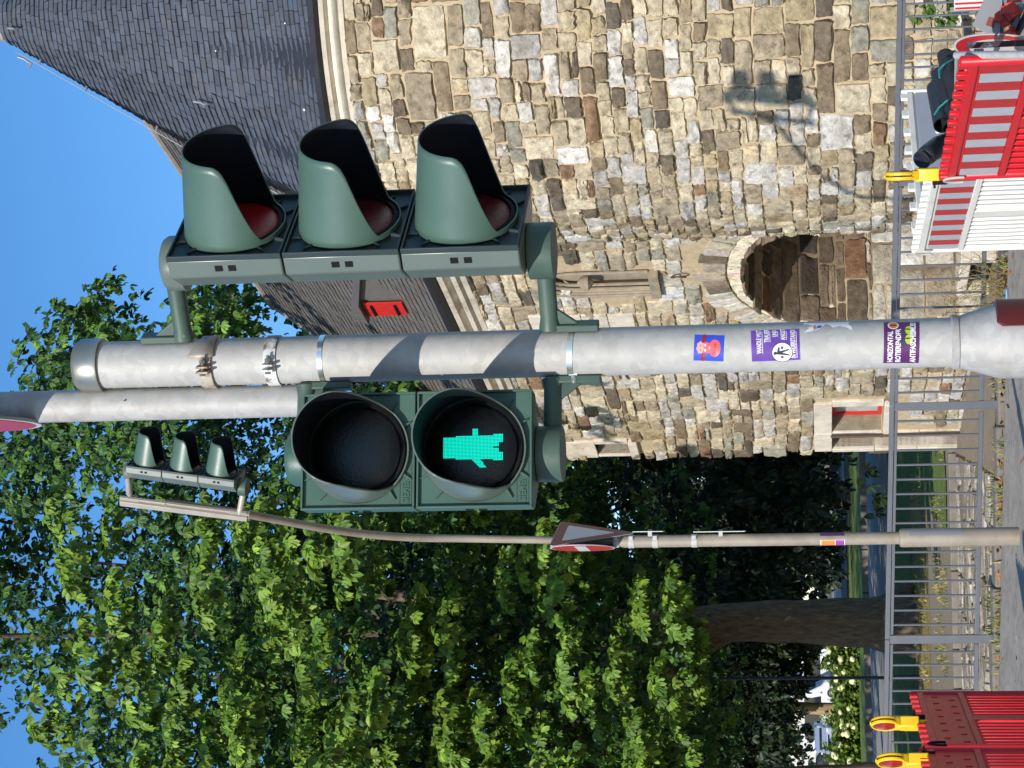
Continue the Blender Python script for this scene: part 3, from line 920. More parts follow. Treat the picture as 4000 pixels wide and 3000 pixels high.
# dormer with a red shutter
dS0, dS1 = s_at(1130, -.9), s_at(1172, -.9)
def zr(s, o): return RZ0 + (RZ1 - RZ0) * (.24 - o) / (.24 - RIDGE_O)
dz0 = P(1655, 1150, wxy((dS0 + dS1) / 2, -.5).y).z; dz1 = P(1510, 1150, wxy((dS0 + dS1) / 2, -.5).y).z
do = .24 - (dz0 - RZ0) / (RZ1 - RZ0) * (.24 - RIDGE_O)
dS0, dS1 = s_at(1128, do), s_at(1176, do)
print('DORMER', dS0, dS1, dz0, dz1, do)
b = MB()
b.box(W3((dS0 + dS1) / 2, (dz0 + dz1) / 2, do - .9), (dS1 - dS0 + .1, 1.8, dz1 - dz0 + .05), rot=wrot)
b.prism([(dS0 - .14, dz1 + .02), (dS1 + .14, dz1 + .02), ((dS0 + dS1) / 2, dz1 + .2)], 0, 1, 'z')
n0 = len(b.v) - 6
for i in range(n0, len(b.v)):
    x, y, h = b.v[i]; b.v[i] = tuple(W3(x, y, do + .14 if h > .5 else do - 1.6))
MT['dormer'] = mat('dormer_slate', lin(96, 92, 88), .6, var=.15, scale=8)
dm = b.build('dormer', MT['dormer'], wing, smooth=False)
b = MB()
nb = 6
for i in range(nb):
    a = dS0 + (dS1 - dS0) * i / nb; c = dS0 + (dS1 - dS0) * (i + 1) / nb
    b.box(W3((a + c) / 2, (dz0 + dz1) / 2, do + .04 + .004 * (i % 2)), (c - a - .006, .03, dz1 - dz0), rot=wrot)
sh = subpart(b, 'shutter', MT['redpaint'], dm, smooth=False)
b = MB()
for t in (.2, .8):
    b = MB(); b.box(W3((dS0 + dS1) / 2, dz0 + (dz1 - dz0) * t, do + .068), ((dS1 - dS0) * .8, .02, .03), rot=wrot)
    subpart(b, 'strap_hinge', MT['black'], dm, smooth=False)
# ------------------------------------------------------------------ near signal pole
PZ = 4.6
PR = .0545
pb = P(2700, 1364, PZ)
PX, PY = pb.x, pb.y
pz = lambda ix, Y=PY: P(ix, 1380, Y).z
pole = empty('signal_pole', (PX, PY, float(H(PX, PY)) + .02), 'thick galvanised steel pole with four stickers between the two near traffic signals', 'pole')
b = MB()
ztop = pz(330)
zc = pz(3760)
b.lathe([(PR, zc), (PR, ztop)], 48, (PX, PY, 0))
b.build('tube', MT['galv'], pole)
b = MB()
g0 = float(H(PX, PY)) + .02
b.lathe([(.083, g0), (.083, pz(3905)), (.080, pz(3882)), (.058, zc + .006), (PR + .001, zc + .02)], 48, (PX, PY, 0))
b.build('base_sleeve', MT['galv2'], pole, angle=25)
b = MB(); b.lathe([(PR + .002, zc + .006), (PR + .006, zc + .01), (PR + .006, zc + .022), (PR + .001, zc + .026)], 48, (PX, PY, 0)); b.build('weld_seam', MT['galv2'], pole)
# dark red cover plate, lower right
b = MB(); n = 14
v = []
for k in range(n + 1):
    a = -PI / 2 + R(20) + R(88) * k / n
    for (rr, z) in ((.087, g0 + .2), (.087, pz(3885) - (.012 if k == 0 else 0)), (.092, pz(3890) - (.02 if k == 0 else 0)), (.092, g0 + .2)):
        v.append((PX + rr * math.cos(a), PY + rr * math.sin(a), z))
f = []
for k in range(n):
    for j in range(4):
        f.append((4 * k + j, 4 * k + (j + 1) % 4, 4 * k + 4 + (j + 1) % 4, 4 * k + 4 + j))
f += [(0, 1, 2, 3), tuple(4 * n + j for j in range(4))]
b.add(v, f); b.build('cover_plate', MT['cover'], pole)
# cap
b = MB(); rc = .0625
b.lathe([(PR, pz(405)), (rc, pz(405)), (rc + .001, pz(398)), (rc, pz(325)), (rc - .008, pz(306)), (rc - .025, pz(298)), (.005, pz(295))], 48, (PX, PY, 0))
b.build('cap', MT['capmetal'], pole)
# clamp rings holding the sign tube; steel bands holding the signals
def ring(name, z, h, r_, m, lug=0, tilt=0.0, parent=pole):
    b = MB()
    rt = Matrix.Rotation(tilt, 3, 'Y')
    b.lathe([(PR + .0005, -h / 2), (r_, -h / 2), (r_, h / 2), (PR + .0005, h / 2)], 48, (PX, PY, z), rot=rt, closed=True)
    o = b.build(name, m, parent)
    if lug:
        a = -PI / 2 - R(12)
        c = Vector((PX + (r_ + .008) * math.cos(a), PY + (r_ + .008) * math.sin(a), z))
        q = MB(); q.box(c + Vector((.004, 0, 0)), (.005, .026, h * .95), rot=rotz(a + PI / 2)); q.box(c - Vector((.008, 0, 0)), (.005, .026, h * .95), rot=rotz(a + PI / 2))
        subpart(q, 'lug', m, o, bevel=.001)
        q = MB(); p0 = c + Vector((-.018, -.004, 0)); q.tube([p0, p0 + Vector((.012, 0, 0))], .007, 6)
        q.tube([p0, p0 + Vector((.044, 0, 0))], .0035, 10); q.tube([p0 + Vector((.028, 0, 0)), p0 + Vector((.036, 0, 0))], .007, 6)
        subpart(q, 'bolt', MT['capmetal'], o, angle=20)
    return o
ring('clamp', pz(825), .03, PR + .007, MT['oldclamp'], lug=1)
ring('clamp', pz(1075), .028, PR + .004, MT['whiteclamp'], lug=1)
ring('steel_band', pz(1268), .012, PR + .0018, MT['band'])
def band2(ix):
    o = ring('steel_band', pz(ix), .013, PR + .0018, MT['band'], tilt=R(3))
    q = MB(); c = Vector((PX - PR * .9, PY - PR * .35, pz(ix) - .004))
    q.box(c, (.012, .014, .02)); q.tube([c + Vector((-.006, -.008, 0)), c + Vector((-.02, -.012, -.002))], .006, 6)
    subpart(q, 'band_buckle', MT['band'], o, bevel=.001)
band2(2235)
# flared old bracket on the upper clamp
b = MB()
v = []; n = 10
for k in range(n + 1):
    t = k / n
    a = -PI / 2 + R(10) + R(75) * t
    zz = pz(800 - 40 * (1 - t) + 25 * t)
    v += [(PX + (PR + .006) * math.cos(a), PY + (PR + .006) * math.sin(a), zz), (PX + (PR + .006) * math.cos(a), PY + (PR + .006) * math.sin(a), pz(860))]
b.add(v, [(2 * k, 2 * k + 1, 2 * k + 3, 2 * k + 2) for k in range(n)])
b.build('clamp_bracket', MT['oldclamp'], pole, solid=(.003, 0))

# ---- stickers, wrapped round the tube
def cyl_pt(ix, iy, r_):
    """hit the pole surface along a pixel ray -> angle, z"""
    d = P(ix, iy, 1) - Vector((0, 0, CAMZ))
    a_ = d.x ** 2 + d.y ** 2; b_ = -2 * (d.x * PX + d.y * PY); c_ = PX ** 2 + PY ** 2 - r_ * r_
    t = (-b_ - math.sqrt(max(0, b_ * b_ - 4 * a_ * c_))) / (2 * a_)
    return math.atan2(d.y * t - PY, d.x * t - PX), CAMZ + d.z * t
def wrap(pts, ac, zc_, r_, rotang=0.0):
    out = []
    for x, y in pts:
        X = x * math.cos(rotang) - y * math.sin(rotang); Y = x * math.sin(rotang) + y * math.cos(rotang)
        a = ac + X / r_
        out.append((PX + r_ * math.cos(a), PY + r_ * math.sin(a), zc_ + Y))
    return out
def patch(b, w_, h, ac, zc_, r_, rotang, cx=0, cy=0, shape=None, mi=0, n=14):
    """curved patch; shape(u in 0..1) -> (ylow, yhigh) or None"""
    P2 = []; f = []
    for i in range(n + 1):
        x = cx - w_ / 2 + w_ * i / n
        lo, hi = (cy - h / 2, cy + h / 2) if shape is None else shape(i / n)
        P2 += [(x, lo), (x, hi)]
    f = [(2 * i, 2 * i + 2, 2 * i + 3, 2 * i + 1) for i in range(n)]
    b.add(wrap(P2, ac, zc_, r_, rotang), f, mi)
def blob(b, cx, cy, rx, ry, ac, zc_, r_, rotang, mi=0, n=22, pw=1.0, fn=None):
    P2 = [(cx, cy)]
    for k in range(n):
        t = 2 * PI * k / n
        q = fn(t) if fn else 1
        P2.append((cx + rx * q * math.cos(t), cy + ry * q * math.sin(t)))
    b.add(wrap(P2, ac, zc_, r_, rotang), [(0, 1 + k, 1 + (k + 1) % n) for k in range(n)], mi)
def text_mesh(txt, size, bold=0.0, align='LEFT', sx=1.0):
    c = bpy.data.curves.new('lettering', 'FONT')
    c.body = txt; c.size = size; c.offset = bold; c.align_x = align; c.resolution_u = 3
    o = bpy.data.objects.new('lettering', c); COL.objects.link(o)
    dg = bpy.context.evaluated_depsgraph_get()
    me = bpy.data.meshes.new_from_object(o.evaluated_get(dg))
    v = [(p.co.x * sx, p.co.y) for p in me.vertices]; f = [tuple(p.vertices) for p in me.polygons]
    bpy.data.objects.remove(o); bpy.data.curves.remove(c); bpy.data.meshes.remove(me)
    return v, f
def puttext(b, txt, size, x, y, ac, zc_, r_, rot_, bold=.0, sx=1.0, mi=0, angle=0, fit=None):
    v, f = text_mesh(txt, size, bold)
    if fit: sx = fit / max(p[0] for p in v)
    ca, sa = math.cos(angle), math.sin(angle)
    v = [(x + p[0] * sx * ca - p[1] * sa, y + p[0] * sx * sa + p[1] * ca) for p in v]
    b.add(wrap(v, ac, zc_, r_, rot_), f, mi)
def flatmat(n, c, r_=.35): return mat(n, lin(*c), r_, var=.03, scale=30)
MT['stblue'] = flatmat('blue_sticker_print', (46, 74, 190)); MT['stpink'] = flatmat('coral_print', (226, 92, 96)); MT['stpink2'] = flatmat('pale_pink_print', (232, 160, 150))
MT['stred'] = flatmat('dark_red_print', (140, 34, 44)); MT['stpurp'] = mat('violet_sticker_print', lin(98, 62, 152), .35, var=.3, scale=30); MT['stpurd'] = flatmat('plum_sticker_print', (84, 32, 92))
MT['stwhite'] = flatmat('white_print', (225, 222, 225)); MT['stblack'] = flatmat('black_print', (28, 24, 30)); MT['storange'] = flatmat('orange_print', (196, 106, 50)); MT['stlime'] = flatmat('lime_print', (168, 186, 60))
MT['stteal'] = flatmat('teal_print', (30, 72, 74))
MB.Z = 0
# 1 blue square with a coral cow head
ac, z_ = cyl_pt(2769, 1359, PR); r0 = R(-4)
b = MB(); patch(b, .0605, .066, ac, z_, PR + .0006, r0)
s1_ = b.build('sticker', MT['stblue'], pole, recalc=False); s1_['label'] = 'square blue sticker with a coral cow head'
b = MB(); rr = PR + .0011
blob(b, -.0215, .012, .0095, .005, ac, z_, rr, r0, 0); blob(b, .0215, .012, .0095, .005, ac, z_, rr, r0, 0)
blob(b, 0, -.013, .0195, .013, ac, z_, rr + .0002, r0, 1); blob(b, 0, .006, .0125, .015, ac, z_, rr + .0002, r0, 1)
blob(b, 0, .019, .0135, .008, ac, z_, rr + .0004, r0, 2, fn=lambda t: 1 + .12 * math.cos(7 * t))
for sx_ in (-1, 1): blob(b, .0055 * sx_, .008, .0035, .002, ac, z_, rr + .0006, r0, 3, n=10)
blob(b, 0, -.001, .004, .003, ac, z_, rr + .0006, r0, 2, n=8)
pts = [(-.012 + .003 * k, -.014 + (.002 if k % 2 else -.002)) for k in range(9)]
for p_, q_ in zip(pts[:-1], pts[1:]):
    b.add(wrap([(p_[0], p_[1] - .0006), (q_[0], q_[1] - .0006), (q_[0], q_[1] + .0006), (p_[0], p_[1] + .0006)], ac, z_, rr + .0006, r0), [(0, 1, 2, 3)], 0)
subpart(b, 'printed_cow_head', [MT['stred'], MT['stpink'], MT['stpink2'], MT['stwhite']], s1_, recalc=False, smooth=False)
# 2 violet sticker
ac, z_ = cyl_pt(3029, 1347, PR); r0 = R(1)
b = MB(); patch(b, .074, .106, ac, z_, PR + .0006, r0)
s2_ = b.build('sticker', MT['stpurp'], pole, recalc=False); s2_['label'] = 'upright violet sticker with white lettering and a round black and white figure'
b = MB(); rr = PR + .0012
for i, (t, x, y, w_) in enumerate((('WANDLE WUT,', -.018, .031, .9), ('TRAUER', .006, .014, .95), ('UND', .018, -.003, .95), ('ANGST', .010, -.022, .95), ('IN WIDERSTAND!', -.032, -.0435, .92))):
    puttext(b, t, .0145 if i != 2 else .013, x, y, ac, z_, rr, r0, bold=.0004, sx=.56 if i in (0,) else (.6 if i < 4 else .58))
    wl = {0: .051, 1: .027, 2: .014, 3: .022, 4: .062}[i]
    patch(b, wl, .0011, ac, z_, rr, r0, x + wl / 2, y - .0026, n=8)
subpart(b, 'lettering', MT['stwhite'], s2_, recalc=False, smooth=False)
b = MB()
blob(b, -.018, -.014, .023, .023, ac, z_, rr + .0001, r0, 1, n=32); blob(b, -.018, -.014, .0215, .0215, ac, z_, rr + .0003, r0, 0, n=32)
blob(b, -.019, .001, .0038, .0042, ac, z_, rr + .0005, r0, 1, n=12)
b.add(wrap([(-.022, -.003), (-.015, -.003), (-.014, -.013), (-.010, -.030), (-.026, -.031), (-.023, -.013)], ac, z_, rr + .0005, r0), [(0, 1, 2, 3, 4, 5)], 1)
b.add(wrap([(-.015, -.003), (-.006, -.006), (-.007, -.009), (-.015, -.008)], ac, z_, rr + .0005, r0), [(0, 1, 2, 3)], 1)
subpart(b, 'round_figure_print', [MT['stwhite'], MT['stblack']], s2_, recalc=False, smooth=False)
# 3 torn white sticker
ac, z_ = cyl_pt(3232, 1282, PR); r0 = 0
b = MB()
lo = [random.uniform(-.055, -.02) if i % 3 else -.053 for i in range(15)]
def tsh(u):
    i = int(u * 14)
    return (-.054 + .028 * u + .012 * math.sin(u * 9), .054 - .03 * abs(math.sin(u * 2.2)) * (1 - u))
P2 = [(-.018, .052), (-.012, .046), (-.004, .040), (.004, .050), (.022, .053), (.022, -.048), (.010, -.046), (.0, -.052), (-.016, -.054), (-.004, -.040), (.002, -.026), (-.004, -.012), (.006, -.006), (.012, .004), (.002, .010), (-.010, .02), (-.016, .036)]
b.add(wrap([(p[0] * .8 + .004, p[1]) for p in P2], ac, z_, PR + .0006, 0), [tuple(range(len(P2)))])
s3_ = b.build('sticker', MT['stwhite'], pole, recalc=False, smooth=False); s3_['label'] = 'torn white sticker remnant at the right edge of the pole'
b = MB(); blob(b, .004, .018, .004, .005, ac, z_, PR + .0012, 0, 0, n=10); patch(b, .009, .005, ac, z_, PR + .0011, 0, .004, .028, n=4, mi=1)
subpart(b, 'printed_spots', [MT['stblue'], MT['storange']], s3_, recalc=False, smooth=False)
# 4 plum sticker
ac, z_ = cyl_pt(3522, 1336, PR); r0 = R(-2)
b = MB(); patch(b, .105, .0765, ac, z_, PR + .0006, r0)
s4_ = b.build('sticker', MT['stpurd'], pole, recalc=False); s4_['label'] = 'wide plum sticker with three lines of white lettering and two pigeons in lime vests'
b = MB(); rr = PR + .0012
puttext(b, 'HORIZONTAL', .0155, -.049, .019, ac, z_, rr, r0, bold=.0005, fit=.074)
puttext(b, 'ROTIERENDER', .0155, -.049, .002, ac, z_, rr, r0, bold=.0005, fit=.080)
puttext(b, 'ANTIFASCHISMUS!', .0165, -.049, -.030, ac, z_, rr + .0006, r0, bold=.0005, fit=.098)
subpart(b, 'lettering', MT['stwhite'], s4_, recalc=False, smooth=False)
b = MB()
blob(b, .041, .018, .0112, .0118, ac, z_, rr, r0, 0, n=24); blob(b, .041, .018, .0088, .0094, ac, z_, rr + .0002, r0, 1, n=24)
patch(b, .003, .012, ac, z_, rr + .0004, r0, .041, .018, n=3, mi=3)
for cx in (.006, .028):
    blob(b, cx, -.016, .011, .009, ac, z_, rr + .0001, r0, 2); blob(b, cx - .006, -.002, .004, .007, ac, z_, rr + .0002, r0, 4)
    patch(b, .003, .018, ac, z_, rr + .0003, r0, cx + .002, -.016, n=3, mi=4)
subpart(b, 'round_badge_and_pigeons_print', [MT['stwhite'], MT['storange'], MT['stlime'], MT['stblack'], MT['stteal']], s4_, recalc=False, smooth=False)

# ------------------------------------------------------------------ sign tube clamped to the pole
tx, ty = P(1000, 1560, 4.62).x, PY + .012
tx = PX - PR - .0395
ztb = pz(1290)
tb = empty('sign_tube', (tx, ty, ztb), 'thinner steel tube clamped to the left of the near pole, rising out of the frame', 'pole')
b = MB(); b.lathe([(.0375, ztb), (.0375, pz(-900))], 40, (tx, ty, 0)); b.build('tube', MT['galv2'], tb)
b = MB(); b.tube([(tx + .01, ty - .0372, pz(497)), (tx + .01, ty - .0395, pz(497))], .0022, 10); b.build('rivet', MT['brownpipe'], tb)
# round sign almost edge on, mostly above the frame
sc_ = P(-345, 1658, PY - .03)
sg = empty('round_sign', tuple(sc_), 'edge-on round red sign at the top of the near sign tube', 'sign')
dirn = Vector((-math.sin(R(85)), -math.cos(R(85)), 0))
q = dirn.to_track_quat('Z', 'Y').to_matrix()
def disc(name, prof, m, parent, c, q, n=64, **kw):
    b = MB(); b.lathe(prof, n, c, rot=q); return b.build(name, m, parent, **kw)
disc('back_plate', [(.30, -.006), (.30, 0)], MT['signback'], sg, sc_, q)
disc('white_rim', [(.299, .0), (.299, .002)], MT['signwhite'], sg, sc_, q)
disc('red_face', [(.285, .002), (.285, .0035)], MT['signred'], sg, sc_, q)
b = MB(); b.box(sc_ - dirn * .03, (.05, .06, .04)); b.build('bracket', MT['galv'], sg)

# ------------------------------------------------------------------ traffic signals (local frame: x along the plate, -y outward, z up)
def visor_mesh(L, r0, r1, soft=False, phi1=58, phi2=130, Lmin=.012, tiltdown=.0):
    b = MB(); n = 120; m = 12
    for k in range(n):
        ph = -PI + 2 * PI * k / n
        a = abs(math.degrees(ph))
        Lk = Lmin + (L - Lmin) * float(np.interp(a, [0, 74, 82, 88, 93, 98, 103, 109, 115, 121, 127, 133], [1, 1, .995, .97, .92, .83, .70, .53, .37, .22, .09, 0]))
        if soft: Lk = Lmin + (L - Lmin) * float(np.interp(a, [0, 60, 80, 95, 108, 120, 135], [1, 1, .96, .82, .55, .22, 0]))
        for j in range(m + 1):
            t = Lk * j / m
            f_ = (t / L)
            # quick step from the wide base ring, then a gentle taper
            rr = r0 + (r1 - r0) * f_
            b.v.append((rr * math.sin(ph), -t, rr * math.cos(ph) - tiltdown * t))
    for k in range(n):
        for j in range(m):
            a0 = k * (m + 1) + j; a1 = ((k + 1) % n) * (m + 1) + j
            b.f.append((a0, a1, a1 + 1, a0 + 1)); b.mi.append(0)
    return b
def signal(name, label, group, loc, yaw, n, lens_mats, L=.215, tilt=None, plate_m='plated', body_m='greenbody', vis_m='greenvis', MH=.262, text=True, fig=None, roll=0.0, arms='right', dark_in='vin', tiltd=.1, xcut=0):
    rt = Euler((0, roll, yaw)) if roll else Euler((0, 0, yaw))
    g = empty(name, loc, label, 'traffic signal', group, rot=tuple(rt))
    W_ = .262
    D1, D2 = .044, .102
    for i in range(n):
        z0, z1 = i * MH + .002, (i + 1) * MH - .002
        # chamber: straight collar, then chamfered shell
        b = MB()
        x = W_ / 2
        prof = [(-x, .0), (-x, D1), (-x * .54, D2), (x * .54, D2), (x, D1), (x, .0)]
        b.prism([(p[0], p[1]) for p in prof], z0, z1, 'z')
        ch = b.build('chamber', MT[body_m], g, local=True, bevel=.004)
        b = MB()
        for dz in (-.016, .014):
            b.box((-x - .0006, .022, (z0 + z1) / 2 + dz), (.003, .013, .016)); 
        WM[ch] = WM[g]
        for dz in (-.016, .014):
            bb = MB(); bb.box((-x - .0004, .022, (z0 + z1) / 2 + dz), (.0024, .014, .017)); bb.build('latch_slot', MT['black'], ch, local=True)
        # plate with raised rim
        b = MB()
        b.box((0, .002, (z0 + z1) / 2), (W_ - .008, .006, z1 - z0 - .008))
        t = .005
        for (c, d) in (((-x + t / 2, -.004, (z0 + z1) / 2), (t, .014, z1 - z0)), ((x - t / 2, -.004, (z0 + z1) / 2), (t, .014, z1 - z0)),
                       ((0, -.004, z0 + t / 2), (W_ - 2 * t, .014, t)), ((0, -.004, z1 - t / 2), (W_ - 2 * t, .014, t))):
            b.box(c, d)
        for ang in (38, 62, 118, 142, 218, 242, 298, 322):
            a = R(ang); c_ = (math.cos(a) * .128, -.004, (z0 + z1) / 2 + math.sin(a) * .128)
            if abs(c_[0]) < .118 and abs(c_[2] - (z0 + z1) / 2) < .118:
                b.prism([(-.004, -.012), (.004, -.012), (.0, .012)], -.004, .004, 'y', rot=Matrix.Rotation(-a + PI / 2, 3, 'Y'), c=c_)
        pl = b.build('front_plate', MT[plate_m], g, local=True, bevel=.0012)
        WM[pl] = WM[g]
        if text:
            v, f = text_mesh('SIEMENS', .021, .0006)
            bb = MB(); bb.add([(-.118 + p[0] * .85, -.0022, z0 + .014 + p[1]) for p in v], f)
            tt_ = bb.build('raised_lettering', MT[plate_m], pl, local=True, smooth=False, solid=(.0016, 0), recalc=False)
            b2 = MB()
            for (c, d) in (((-.075, -.0018, z0 + .009), (.094, .0015, .0012)), ((-.075, -.0018, z0 + .035), (.094, .0015, .0012)), ((-.122, -.0018, z0 + .022), (.0012, .0015, .026)), ((-.028, -.0018, z0 + .022), (.0012, .0015, .026))):
                b2.box(c, d)
            b2.build('raised_frame', MT[plate_m], pl, local=True, smooth=False)
        zc_ = (z0 + z1) / 2
        # lens: shallow dome
        b = MB()
        q = Matrix.Rotation(PI / 2, 3, 'X')
        prof = [(.101, -.002), (.101, .004)] + [(.100 * math.cos(t), .004 + .016 * math.sin(t)) for t in np.linspace(.15, PI / 2 - .02, 9)]
        b.lathe(prof, 40, (0, -.002, zc_), rot=q)
        ln = b.build('lens', MT[lens_mats[i]], g, local=True)
        b = MB(); b.lathe([(.108, -.0), (.108, .012), (.100, .014), (.100, 0)], 48, (0, -.001, zc_), rot=q, closed=True)
        b.build('lens_ring', MT['black'], g, local=True)
        b = visor_mesh(L, .1115 if fig is None else .114, .0985, soft=(fig is not None), tiltdown=tiltd)
        b.v = [(p[0], p[1] - .004, p[2] + zc_) for p in b.v]
        b.build('visor', [MT[vis_m], MT[dark_in]], g, local=True, solid=(.0035, 1), angle=60)
        if fig is not None and i == fig:
            b = MB()
            # simple standing figure made of small lit cells, head up
            w0 = .004
            def inside(x, z):
                if .040 < z < .068 and abs(x) < .0235: return True
                if -.046 < z <= .040 and abs(x) < .0265: return True
                if -.068 < z <= -.046 and (abs(x) < .030 and abs(x) > .0): return abs(x) > .010 or z > -.058
                if -.012 < z < .002 and .0 < x < .041: return True
                if x < -.02 and x > -.044 and abs((z + .006) - (x + .026) * .9) < .0085: return True
                return False
            N = 40
            for ii in range(-17, 18):
                for jj in range(-24, 25):
                    cx, cz = ii * .0031, jj * .0031
                    if inside(cx, cz):
                        h_ = .0024 / 2
                        yy = -.024 - .0
                        b.add([(cx - h_, yy, zc_ + cz - h_), (cx + h_, yy, zc_ + cz - h_), (cx + h_, yy, zc_ + cz + h_), (cx - h_, yy, zc_ + cz + h_)], [(0, 1, 2, 3)])
            WM[ln] = WM[g]
            b.build('lit_figure', MT['led'], ln, local=True, smooth=False, recalc=False)
    # hubs top and bottom
    hx, hy = 0.0, .085
    hr = .063
    b = MB(); b.lathe([(hr, -.055), (hr + .001, -.05), (hr, .0), (.03, .004)], 40, (hx, hy, 0)); b.build('hub', MT['bracket'] if arms != 'none' else MT[body_m], g, local=True)
    zt = n * MH
    b = MB(); b.lathe([(.03, -.004), (hr, .0), (hr, .036), (hr - .006, .046), (hr - .02, .052), (.01, .054)], 40, (hx, hy, zt)); b.build('hub', MT[body_m], g, local=True)
    return g

def arm_world(g, p0, p1, z, side, foot_dir, flen, m='bracket', r_=.0205):
    """arm from the hub to the pole with a foot plate along the pole (world coordinates)"""
    b = MB()
    p0 = Vector(p0); p1 = Vector(p1)
    b.tube([p0, p0.lerp(p1, .82), p1], [r_, r_, r_ * 1.25], 20)
    d = (p1 - p0).normalized(); d.z = 0
    u = Vector((-d.y, d.x, 0))
    fc = p1 + Vector((0, 0, foot_dir * flen / 2 - foot_dir * .015))
    q = Matrix((( d.x, u.x, 0), (d.y, u.y, 0), (0, 0, 1)))
    b.box(fc - d * .004, (.017, .034, flen), rot=q)
    # gusset
    b.prism([(-.004, -r_ * .0), (-.05, 0), (-.004, .06)], -.006, .006, 'z', rot=Matrix((( d.x, 0, u.x), (d.y, 0, u.y), (0, foot_dir, 0))), c=p1 + Vector((0, 0, foot_dir * r_ * .8)))
    return b.build('bracket_arm', MT[m], g, bevel=.003, angle=40)

# vehicle signal, right of the pole
e0 = P(2030, 974, 4.34)
yawv = R(55)
ctr = e0 + Vector((math.cos(yawv) * .131, math.sin(yawv) * .131, 0))
vs = signal('vehicle_signal', 'large dark green three-lamp vehicle signal with long visors, bolted right of the near pole', 'traffic signals', tuple(ctr), yawv, 3,
            ['redlensd', 'redlensd', 'redlens'], L=.207, text=False)
Mv = WM[vs]
hub0 = Mv @ Vector((0, .085, -.032)); hub1 = Mv @ Vector((0, .085, .786 + .035))
def towards(h, z=None):
    c = Vector((PX, PY, h.z)); d = (c - Vector(h)).normalized()
    return Vector(h) + d * .045, c - d * (PR + .006)
a0, a1 = towards(hub0); arm_world(vs, a0, a1, 0, 1, -1, .125)
a0, a1 = towards(hub1); arm_world(vs, a0, a1, 0, 1, 1, .115)
# pedestrian signal, left of the pole
yawp = R(11)
pr_ = P(2084, 1750, 4.47)
ps = signal('pedestrian_signal', 'two-lamp pedestrian signal with a lit green walking figure, bolted left of the near pole', 'traffic signals', tuple(pr_), yawp, 2,
            ['blacklens', 'blacklens'], L=.205, plate_m='plate', body_m='green', vis_m='greenbody', fig=0, tiltd=.0)
Mp = WM[ps]
hub0 = Mp @ Vector((0, .085, -.032)); hub1 = Mp @ Vector((0, .085, .524 + .014))
a0, a1 = towards(hub0); arm_world(ps, a0, a1, 0, 1, -1, .125)
a0, a1 = towards(hub1); arm_world(ps, a0, a1, 0, 1, -1, .12)
# ------------------------------------------------------------------ railing
FY = 19.5
def top_x(y): return 3505 - .0193 * y          # pixel rows of the rail, right to left
post_y = [-180, 712, 1590, 2498, 3400]
nbars = [18, 16, 16, 18]
pts_t = [P(top_x(y), y, FY) for y in post_y]
pts_b = [P(top_x(y) + 350, y, FY) for y in post_y]
gr = [P(top_x(y) + 418, y, FY).z for y in post_y]
rail = empty('railing', (pts_t[2].x, FY, gr[2]), 'dark grey steel railing with thin upright bars along the pavement edge', 'railing')
for nm, pts, h, w_ in (('top_rail', pts_t, .045, .05), ('bottom_rail', pts_b, .042, .03)):
    for i in range(len(pts) - 1):
        a, c = pts[i], pts[i + 1]
        b = MB(); d = c - a
        e = .002
        q = d.to_track_quat('X', 'Z').to_matrix()
        b.box((a + c) / 2 - Vector((0, 0, h / 2)), (d.length - (.08 if nm != 'top_rail' else .004), w_, h), rot=q)
        if nm == 'top_rail':
            b.box((a + c) / 2 - Vector((0, 0, h + .018)), (d.length - .09, .02, .03), rot=q)
        b.build(nm, MT['railp'], rail, bevel=.004)
for i, y in enumerate(post_y):
    b = MB(); t = pts_t[i]
    b.box((t.x, FY, (t.z - .046 + gr[i] - .02) / 2), (.078, .05, t.z - .046 - gr[i] + .02))
    b.box((t.x, FY, gr[i] - .02), (.24, .16, .012))
    for dx in (-.09, .09): b.lathe([(.012, 0), (.012, .02)], 8, (t.x + dx, FY - .03, gr[i] - .015))
    b.build('post', MT['railp'], rail, bevel=.003)
bar0 = None
for i, n in enumerate(nbars):
    for k in range(1, n):
        t = pts_t[i].lerp(pts_t[i + 1], k / n); bo = pts_b[i].lerp(pts_b[i + 1], k / n)
        b = MB(); b.lathe([(.0108, bo.z), (.0108, t.z - .06)], 8, (t.x, FY, 0))
        b.build('bar', MT['railp'], rail)
# low kerb wall the railing stands on
b = MB()
for i in range(30):
    x0 = -7 + i * .5; zz = float(H(x0 + .25, FY)) 
    b.box((x0 + .25, FY + .05, zz - .01), (.49, .34, .12))
o = b.build('kerb', MT['kerb'], bevel=.02); o['kind'] = 'structure'

